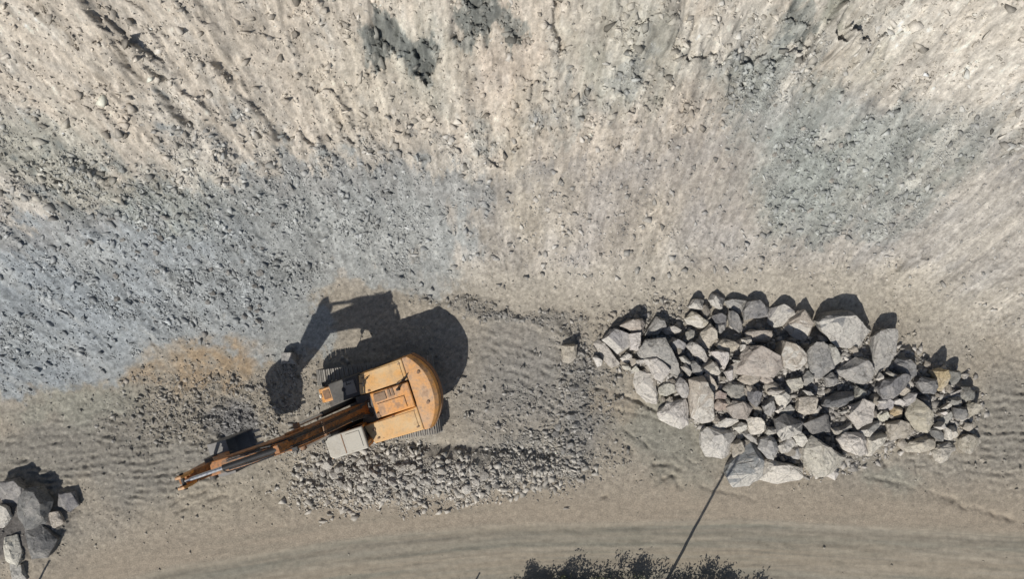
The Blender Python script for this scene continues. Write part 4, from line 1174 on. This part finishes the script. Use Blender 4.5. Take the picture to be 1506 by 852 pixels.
    ('dark lens shaped slab lying in the centre right of the pile', 'D', 0.90, [(14.51, -5.41), (14.65, -5.13), (15.32, -4.85), (15.93, -4.85), (15.96, -5.13), (15.43, -5.46), (14.81, -5.52)]),
    ('grey stone on the right end of the dark lens shaped slab', 'G', 0.70, [(16.01, -4.98), (16.21, -4.53), (16.6, -4.75), (16.55, -4.92), (16.1, -5.2)]),
    ('tiny pale stone chip wedged between larger boulders of the pile', 'P', 0.30, [(15.73, -5.46), (16.04, -5.35), (15.99, -5.69), (15.87, -5.72)]),
    ('pale boulder with a dark top and pointed left corner, right of the lens shaped slab', 'P', 1.00, [(15.74, -5.9), (15.93, -5.48), (16.24, -5.34), (16.74, -5.51), (16.77, -6.18), (16.13, -6.49)]),
    ('grey stone under the dark topped pale boulder with the pointed corner', 'G', 0.60, [(16.24, -6.64), (16.8, -6.28), (17.14, -6.22), (17.28, -6.45), (16.69, -6.92), (16.46, -6.84)]),
    ('dark boulder with a bright rim above the biggest pale boulder', 'D', 0.80, [(13.66, -6.31), (14.22, -6.0), (14.78, -5.92), (14.9, -6.48), (14.84, -6.65), (14.06, -6.73)]),
    ('small pale stone right of the dark boulder with a bright rim', 'P', 0.50, [(14.97, -6.51), (15.48, -6.51), (15.42, -6.91), (15.14, -6.8)]),
    ('greenish grey stone between the small pale stone and the notched pale pair', 'G', 0.50, [(15.4, -6.57), (15.93, -6.23), (16.01, -6.49), (15.54, -6.91), (15.37, -6.85)]),
    ('left half of a pair of wide pale boulders on the bottom edge', 'P', 0.90, [(15.26, -7.03), (15.54, -6.75), (16.38, -6.8), (16.55, -7.14), (16.55, -7.7), (16.04, -7.75), (15.43, -7.47)]),
    ('right half of a pair of wide pale boulders on the bottom edge', 'P', 0.90, [(16.56, -6.92), (17.05, -6.8), (17.55, -6.78), (17.44, -7.19), (16.82, -7.81), (16.57, -7.7)]),
    ('biggest pale boulder, sharp cornered, on the bottom edge of the pile', 'P', 1.40, [(13.58, -7.46), (13.85, -7.24), (13.96, -6.91), (14.13, -7.19), (14.63, -7.3), (15.54, -7.91), (15.18, -8.29), (14.68, -8.46), (14.52, -8.74), (14.13, -8.74), (13.91, -8.35), (13.63, -7.85)]),
    ('small pale broken stone at the foot of the biggest pale boulder', 'P', 0.40, [(14.86, -8.75), (15.34, -8.5), (15.62, -8.78), (15.39, -9.09), (15.11, -8.95)]),
    ('pale stone left of the small yellowish block, under the flat grey stone', 'P', 0.50, [(17.14, -6.06), (17.34, -5.78), (17.67, -5.73), (17.67, -6.12), (17.45, -6.23)]),
    ('tiny pale stone chip wedged between larger boulders of the pile', 'P', 0.30, [(17.09, -5.24), (17.34, -5.1), (17.57, -5.24), (17.4, -5.38)]),
    ('tiny pale stone chip wedged between larger boulders of the pile', 'P', 0.30, [(15.31, -5.75), (15.7, -5.58), (15.76, -5.75), (15.42, -5.83)]),
    ('tiny pale stone chip wedged between larger boulders of the pile', 'P', 0.30, [(13.62, -4.73), (13.9, -4.79), (14.07, -4.96), (13.84, -4.98)]),
    ('lone tan block lying on the gravel between excavator and boulder pile', 'T', 0.80, [(2.35, -2.7), (3.08, -2.61), (3.05, -3.21), (2.64, -3.53), (2.42, -3.4)]),
    ('lone grey block lying inside the shadow of the excavator arm', 'G', 0.70, [(-10.95, -3.02), (-10.32, -3.06), (-10.28, -3.53), (-10.92, -3.5)]),
    ('pale round rock on the left edge beside the dark spoil heap', 'P', 0.70, [(-24.23, -10.16), (-23.72, -10.25), (-23.59, -10.79), (-23.91, -11.21), (-24.3, -11.11)]),
    ('pale jagged rock in the lower left corner with a white top', 'P', 0.90, [(-23.83, -11.71), (-23.32, -11.61), (-23.13, -12.34), (-23.26, -12.98), (-23.77, -12.76), (-23.96, -12.18)]),
    ('dark boulder in the lower left corner, behind the pale jagged rock', 'D', 1.30, [(-23.09, -9.42), (-22.31, -9.33), (-21.77, -10.05), (-21.99, -11.0), (-22.78, -11.31), (-23.35, -10.52)]),
    ('large dark boulder on the left edge above the pale round rock', 'D', 1.40, [(-24.31, -9.18), (-23.43, -9.0), (-22.93, -9.5), (-23.18, -10.19), (-24.06, -10.13)]),
    ('dark low boulder in the lower left corner, right of the pale jagged rock', 'D', 1.20, [(-22.88, -11.33), (-22.13, -11.17), (-21.49, -11.8), (-21.87, -12.59), (-22.63, -12.69)]),
    ('brown black stone at the right side of the lower left heap', 'D', 0.80, [(-21.58, -9.73), (-20.82, -9.66), (-20.63, -10.24), (-21.07, -10.62), (-21.58, -10.36)]),
    ('grey stone at the bottom of the lower left corner heap', 'G', 0.80, [(-23.93, -13.1), (-23.3, -13.16), (-23.17, -13.86), (-23.81, -13.92)]),
    ('pale tan stone on the right side of the lower left heap', 'T', 0.50, [(-22.08, -10.67), (-21.5, -10.54), (-21.25, -11.06), (-21.76, -11.38)]),
]
CHIP = "tiny pale stone chip wedged between larger boulders of the pile"
for i, (label, tone, h, outline) in enumerate(BOULDERS):
    small = label == CHIP
    lone = label.startswith("lone")
    heap = "lower left" in label and "corner" in label or "left edge" in label or "lower left heap" in label
    crest = "crest" in label or "largest boulder" in label
    if crest: h *= .68
    if heap: h *= .6
    me, cx, cy = rock_mesh("stone" if small else "boulder", outline, h * (.74 if not small else .9), 100 + i, crumb=.035 if small else .06, flat=.22 if ("slab" in label or "flat" in label) else 0)
    ex_ = max(math.hypot(p[0] - cx, p[1] - cy) for p in outline)
    o = bpy.data.objects.new("stone" if small else "boulder", me)
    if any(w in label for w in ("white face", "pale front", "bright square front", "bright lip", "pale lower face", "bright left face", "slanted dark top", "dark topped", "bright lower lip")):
        # a pale broken face, always turned sunward, so sunlight is painted in too
        me.materials.append(M["sunlit_break"])
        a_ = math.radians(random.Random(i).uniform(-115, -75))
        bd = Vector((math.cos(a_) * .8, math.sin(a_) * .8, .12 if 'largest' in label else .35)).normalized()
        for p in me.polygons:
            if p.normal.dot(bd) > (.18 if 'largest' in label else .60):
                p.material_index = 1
    zz = float(gz(np.array([cx, cx - .3 * ex_, cx + .3 * ex_]), np.array([cy, cy, cy])).min())
    r = random.Random(i * 5 + 1)
    lift = (0.34 if small else r.uniform(-.03, .24)) if not (lone or heap) else 0.0
    o.location = (cx, cy, zz + lift)
    if not (lone or heap):
        o.rotation_euler = (r.uniform(-.16, .16), r.uniform(-.16, .16), 0)
    c = TONE[tone]
    f = r.uniform(.82, 1.18)
    o.color = (c[0] * f, c[1] * f * r.uniform(.98, 1.02), c[2] * f * r.uniform(.95, 1.05), 1)
    COL.objects.link(o)
    grp = "tiny stone chips in the boulder pile" if small else ("single blocks on the quarry floor" if lone else ("rocks of the lower left spoil heap" if heap else "boulders of the sorted pile"))
    tag(o, label, "stone" if small else "boulder", grp)

# ------------------------------------------------------------------ loose stones one can pick out
protos = []
for k in range(8):
    r = random.Random(900 + k)
    nvt = r.randint(5, 8)
    out = []
    for q in range(nvt):
        a = 2 * math.pi * q / nvt + r.uniform(-.3, .3)
        out.append((math.cos(a) * r.uniform(.75, 1.1), math.sin(a) * r.uniform(.55, .95)))
    me, _, _ = rock_mesh("loose_stone", out, r.uniform(.7, 1.1), 500 + k, crumb=.06)
    protos.append(me)
ZONES = [
    ("small angular stone filling a gap between the boulders of the pile", "small broken stones in the gaps of the boulder pile", 110, [(905, 500), (960, 470), (1020, 450), (1150, 470), (1290, 500), (1420, 560), (1435, 620), (1330, 650), (1200, 680), (1090, 680), (1040, 630), (960, 590)], (.16, .40), 'T'),
    ("angular pale stone lying on the rubble bank below the excavator", "loose stones on the rubble bank", 64, [(450, 690), (520, 720), (600, 725), (700, 718), (790, 705), (700, 678), (600, 680), (500, 670)], (.13, .30), 'P'),
    ("grey stone on the dark gravel strip right of the excavator", "loose stones on the dark gravel strip", 34, [(840, 545), (870, 600), (860, 680), (800, 690), (780, 640), (830, 600)], (.10, .22), 'G'),
    ("small grey stone scattered in front of the left tip of the boulder pile", "loose stones at the tip of the boulder pile", 26, [(860, 470), (960, 450), (1000, 445), (900, 480), (865, 530), (850, 500)], (.09, .18), 'T'),
    ("grey stone lying on the blue grey scree slope left of the excavator", "loose stones on the blue grey scree", 40, [(180, 300), (330, 270), (420, 300), (400, 430), (440, 500), (300, 470), (150, 450), (120, 340)], (.10, .20), 'G'),
    ("small pale stone on the green grey scree above the boulder pile", "loose stones on the scree above the pile", 26, [(1100, 100), (1180, 180), (1300, 230), (1400, 240), (1300, 360), (1180, 340), (1080, 200)], (.09, .17), 'P'),
]
for label, grp, cnt, poly, (r0, r1), tone in ZONES:
    done = 0
    rr = random.Random(len(label) * 7)
    xs = [p[0] for p in poly]; ys = [p[1] for p in poly]
    while done < cnt:
        px, py = rr.uniform(min(xs), max(xs)), rr.uniform(min(ys), max(ys))
        inside = False
        for (ax, ay), (bx, by) in zip(poly, poly[1:] + poly[:1]):
            if (ay > py) != (by > py) and px < (bx - ax) * (py - ay) / (by - ay) + ax:
                inside = not inside
        if not inside:
            continue
        x, y = survey(px, py)
        s = r0 + (r1 - r0) * rr.random() ** 2
        o = bpy.data.objects.new("loose_stone", rr.choice(protos))
        o.location = (x, y, float(gz(x, y)) - .05 * s + (rr.uniform(.0, .22) if 'gap' in label else 0))
        o.scale = (s, s * rr.uniform(.7, 1.1), s * rr.uniform(.7, 1.0))
        o.rotation_euler = (rr.uniform(-.3, .3), rr.uniform(-.3, .3), rr.uniform(0, 6.28))
        c = TONE[tone]; f = rr.uniform(.7, 1.35)
        o.color = (c[0] * f, c[1] * f, c[2] * f, 1)
        COL.objects.link(o)
        tag(o, label, "stone", grp)
        done += 1

# ------------------------------------------------------------------ gravel and rubble too many to count
def shard(seed):
    q = np.random.default_rng(seed)
    bm = bmesh.new()
    for _ in range(9):
        d = q.uniform(-1, 1, 3)
        bm.verts.new(d * q.uniform(.75, 1.0) / max(.55, np.abs(d).max() ** .6))
    bmesh.ops.convex_hull(bm, input=bm.verts)
    bmesh.ops.delete(bm, geom=[v for v in bm.verts if not v.link_faces], context='VERTS')
    bmesh.ops.triangulate(bm, faces=bm.faces)
    bm.verts.index_update()
    V = np.array([v.co[:] for v in bm.verts])
    F = np.array([[v.index for v in f.verts] for f in bm.faces])
    bm.free()
    return V - V.mean(0), F


SHARDS = [shard(700 + i) for i in range(26)]


def scatter(name, density, count, rmin, rmax, alpha, tint, seed, jitter=.22):
    g = np.random.default_rng(seed)
    xs, ys = [], []
    got = 0
    while got < count:
        x = g.uniform(-26, 26, count); y = g.uniform(-14.8, 12.5, count)
        keep = g.random(count) < look(density, x, y)
        xs.append(x[keep]); ys.append(y[keep])
        got += keep.sum()
    x = np.concatenate(xs)[:count]; y = np.concatenate(ys)[:count]
    r = np.minimum(rmin * (1 - g.random(count)) ** (-1 / alpha), rmax)
    z = gz(x, y) + r * .12
    base = look(C, x, y)
    base = base * (1 - tint[3]) + np.array(tint[:3]) * tint[3]
    base = base * (1 + jitter * g.standard_normal((count, 1))).clip(.45, 1.7)
    Ps, Fs, Cs, off = [], [], [], 0
    kind = g.integers(0, len(SHARDS), count)
    for s, (SV, SF) in enumerate(SHARDS):
        ii = np.nonzero(kind == s)[0]
        if not len(ii):
            continue
        m = len(ii)
        V = SV[None] * np.stack([g.uniform(.85, 1.35, m), g.uniform(.7, 1.05, m), g.uniform(.5, .95, m)], -1)[:, None]
        ang = g.uniform(0, 6.283, m)
        ca, sa = np.cos(ang)[:, None], np.sin(ang)[:, None]
        vx, vy, vz = V[..., 0], V[..., 1], V[..., 2] + g.uniform(-.5, .5, (m, 1)) * V[..., 0]
        rr = r[ii][:, None]
        Ps.append(np.stack([(vx * ca - vy * sa) * rr + x[ii][:, None], (vx * sa + vy * ca) * rr + y[ii][:, None], vz * rr + z[ii][:, None]], -1).reshape(-1, 3))
        Fs.append((SF[None] + (off + np.arange(m) * len(SV))[:, None, None]).reshape(-1, 3))
        Cs.append(np.repeat(base[ii], len(SV), 0))
        off += m * len(SV)
    P = np.concatenate(Ps); F = np.concatenate(Fs); cc = np.concatenate(Cs)
    me = bpy.data.meshes.new(name)
    me.vertices.add(len(P))
    me.vertices.foreach_set("co", P.astype(np.float32).ravel())
    me.loops.add(F.size)
    me.loops.foreach_set("vertex_index", F.astype(np.int32).ravel())
    me.polygons.add(len(F))
    me.polygons.foreach_set("loop_start", np.arange(0, F.size, 3, dtype=np.int32))
    me.polygons.foreach_set("loop_total", np.full(len(F), 3, np.int32))
    me.update(calc_edges=True)
    c = np.ones((len(P), 4), np.float32)
    c[:, :3] = cc.clip(.03, .6)
    at = me.color_attributes.new("Col", 'FLOAT_COLOR', 'POINT')
    at.data.foreach_set("color", c.ravel())
    me.materials.append(M["rubble"])
    o = bpy.data.objects.new(name, me)
    COL.objects.link(o)
    o["kind"] = "stuff"
    return o


nz = sstep(-.12, .4, fbm(X * .55, Y * .55, 201, 4))
nz2 = sstep(-.1, .5, fbm(X * 1.1, Y * 1.1, 202, 3))
coarse = patches([(1120, 110, 55, 60, -40), (1200, 290, 90, 70, 0, .8), (1340, 250, 80, 70, 30, .7), (200, 290, 130, 50, -10), (440, 280, 110, 50, 0, .9), (590, 300, 100, 50, -10, .7), (330, 430, 150, 100, -20, .8), (1090, 400, 60, 40, 0, .5), (880, 300, 90, 120, -60, .35)], soft=.6)
d_scree = slope * (.05 + .6 * np.maximum(scree, gpatch) * (.08 + .92 * nz ** 1.6) + .5 * coarse * (.3 + nz2)) * (1 - .75 * cliff * (1 - np.maximum(scree, gpatch)))
scatter("scree_gravel", np.clip(d_scree, 0, 1), 46000, .022, .20, 2.2, (.29, .295, .285, .4), 1)
bankd = patches([(640, 705, 200, 34, 3, .8), (550, 705, 110, 42, 6), (460, 700, 40, 50, 0, .5), (780, 690, 80, 30, 0, .6)], soft=.8)
scatter("rubble_bank", np.clip(bankd * (.4 + .6 * nz2), 0, 1), 9000, .032, .21, 2.1, (.39, .37, .33, .6), 2)
darkd = patches([(850, 590, 50, 110, -8, .6), (810, 670, 90, 45, 0, .8), (860, 520, 30, 45, 20, .9), (730, 462, 110, 16, -10, .9), (960, 470, 90, 25, 12, .5), (770, 600, 90, 60, 0, .35), (320, 600, 120, 50, 0, .7), (230, 620, 80, 35, 0, .4), (440, 560, 60, 40, 0, .4)], soft=.9)
scatter("dark_gravel", np.clip(darkd * (.35 + .65 * nz2), 0, 1), 9500, .03, .15, 2.4, (.24, .232, .215, .55), 3)
floor_d = flat * (1 - verge) * (.25 + .75 * nz) + .03 * verge * (1 - road) + .012 * road
scatter("floor_gravel", np.clip(floor_d, 0, 1), 11000, .018, .10, 2.6, (.26, .245, .215, .4), 4)
scatter("cliff_clasts", np.clip(cliff * (.12 + .88 * jag * sstep(-.1, .4, lump)), 0, 1), 12000, .035, .24, 2.2, (.30, .275, .23, .3), 5)
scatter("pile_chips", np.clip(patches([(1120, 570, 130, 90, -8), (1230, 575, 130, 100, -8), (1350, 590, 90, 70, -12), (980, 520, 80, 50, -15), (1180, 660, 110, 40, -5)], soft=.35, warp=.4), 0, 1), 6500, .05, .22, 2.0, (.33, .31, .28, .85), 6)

# ------------------------------------------------------------------ shrubs along the lower road edge
def shrub(x, y, rad, ht, seed, label):
    r = random.Random(seed)
    g = np.random.default_rng(seed)
    z0 = float(gz(x, y))
    root = empty("shrub", (x, y, z0))
    tag(root, label, "shrub", "dark shrubs along the road edge")
    st = MB()
    tips = []
    for i in range(16):
        a = r.uniform(0, 6.28)
        rr = rad * r.uniform(.2, 1.15)
        tip = Vector((math.cos(a) * rr, math.sin(a) * rr, ht * r.uniform(.35, 1.15)))
        mid = tip * .5 + Vector((r.uniform(-.1, .1), r.uniform(-.1, .1), .12))
        st.cyl((r.uniform(-.05, .05), r.uniform(-.05, .05), -.05), mid, .022, 6, .015)
        st.cyl(mid, tip, .015, 6, .006)
        tips += [tip, mid * .4 + tip * .6]
        for k in range(3):
            q = tip + Vector((r.uniform(-.3, .3), r.uniform(-.3, .3), r.uniform(-.1, .25))) * rad
            st.cyl(mid * .4 + tip * .6, q, .008, 5, .003)
            tips.append(q)
    st.build("stem", M["stem"], root)
    vs, fs = [], []
    for tpt in tips:
        for k in range(26):
            p = tpt + Vector(g.normal(0, .13 * rad + .03, 3))
            if p.z < .03:
                continue
            L = r.uniform(.04, .105)
            q = Euler((r.uniform(-1, 1), r.uniform(-1, 1), r.uniform(0, 6.28))).to_matrix()
            n0 = len(vs)
            for c in ((-L, 0, 0), (0, -.42 * L, .1 * L), (L, 0, 0), (0, .42 * L, .1 * L)):
                vs.append(p + q @ Vector(c))
            fs.append((n0, n0 + 1, n0 + 2, n0 + 3))
    MB().add(vs, fs).build("foliage", M["leaf"], root)


SH = [(776, 879, .75, 1.0, "dark shrub at the left end of the row at the bottom edge"),
      (812, 877, 1.0, 1.30, "tallest dark bushy shrub, second from the left end of the row"),
      (850, 885, .70, .80, "low dark shrub between the tallest shrub and the gap in the row"),
      (892, 879, .85, 1.00, "dark shrub just right of the gap in the row of shrubs"),
      (938, 877, .95, 1.12, "wide dark shrub left of the thin post at the road edge"),
      (1008, 881, .95, .98, "dark shrub just right of the thin post at the road edge"),
      (1062, 887, .90, .85, "low spreading shrub second from the right end of the row"),
      (1114, 893, .85, .80, "small dark shrub at the right end of the row at bottom edge")]
for i, (px, py, rad, ht, label) in enumerate(SH):
    x, y = survey(px, py)
    shrub(x, y, rad, ht, 40 + i, label)

# ------------------------------------------------------------------ thin posts at the road edge whose shadows cross the ground
def post(px, py, ht, label, r0=.075):
    x, y = survey(px, py)
    z0 = float(gz(x, y))
    root = empty("post", (x, y, z0))
    tag(root, label, "post", "thin posts along the road edge")
    MB().cyl((0, 0, -.2), (0, 0, ht), r0, 14, r0 * .7).build("shaft", M["post"], root)
    MB().cyl((0, 0, 0), (0, 0, .12), r0 * 2.2, 14, r0 * 1.4).build("footing", M["dark"], root)
    MB().cyl((0, 0, ht + .002), (0, 0, ht + .05), r0 * .95, 14, r0 * .5).build("cap", M["dark"], root)


post(979, 858, 8.0, "tall thin post among the shrubs casting a long line of shadow to the boulders")
post(692, 869, 0.95, "short thin post at the bottom edge left of the shrubs", .05)
post(46, 876, 1.9, "thin post at the bottom left corner below the spoil heap", .06)
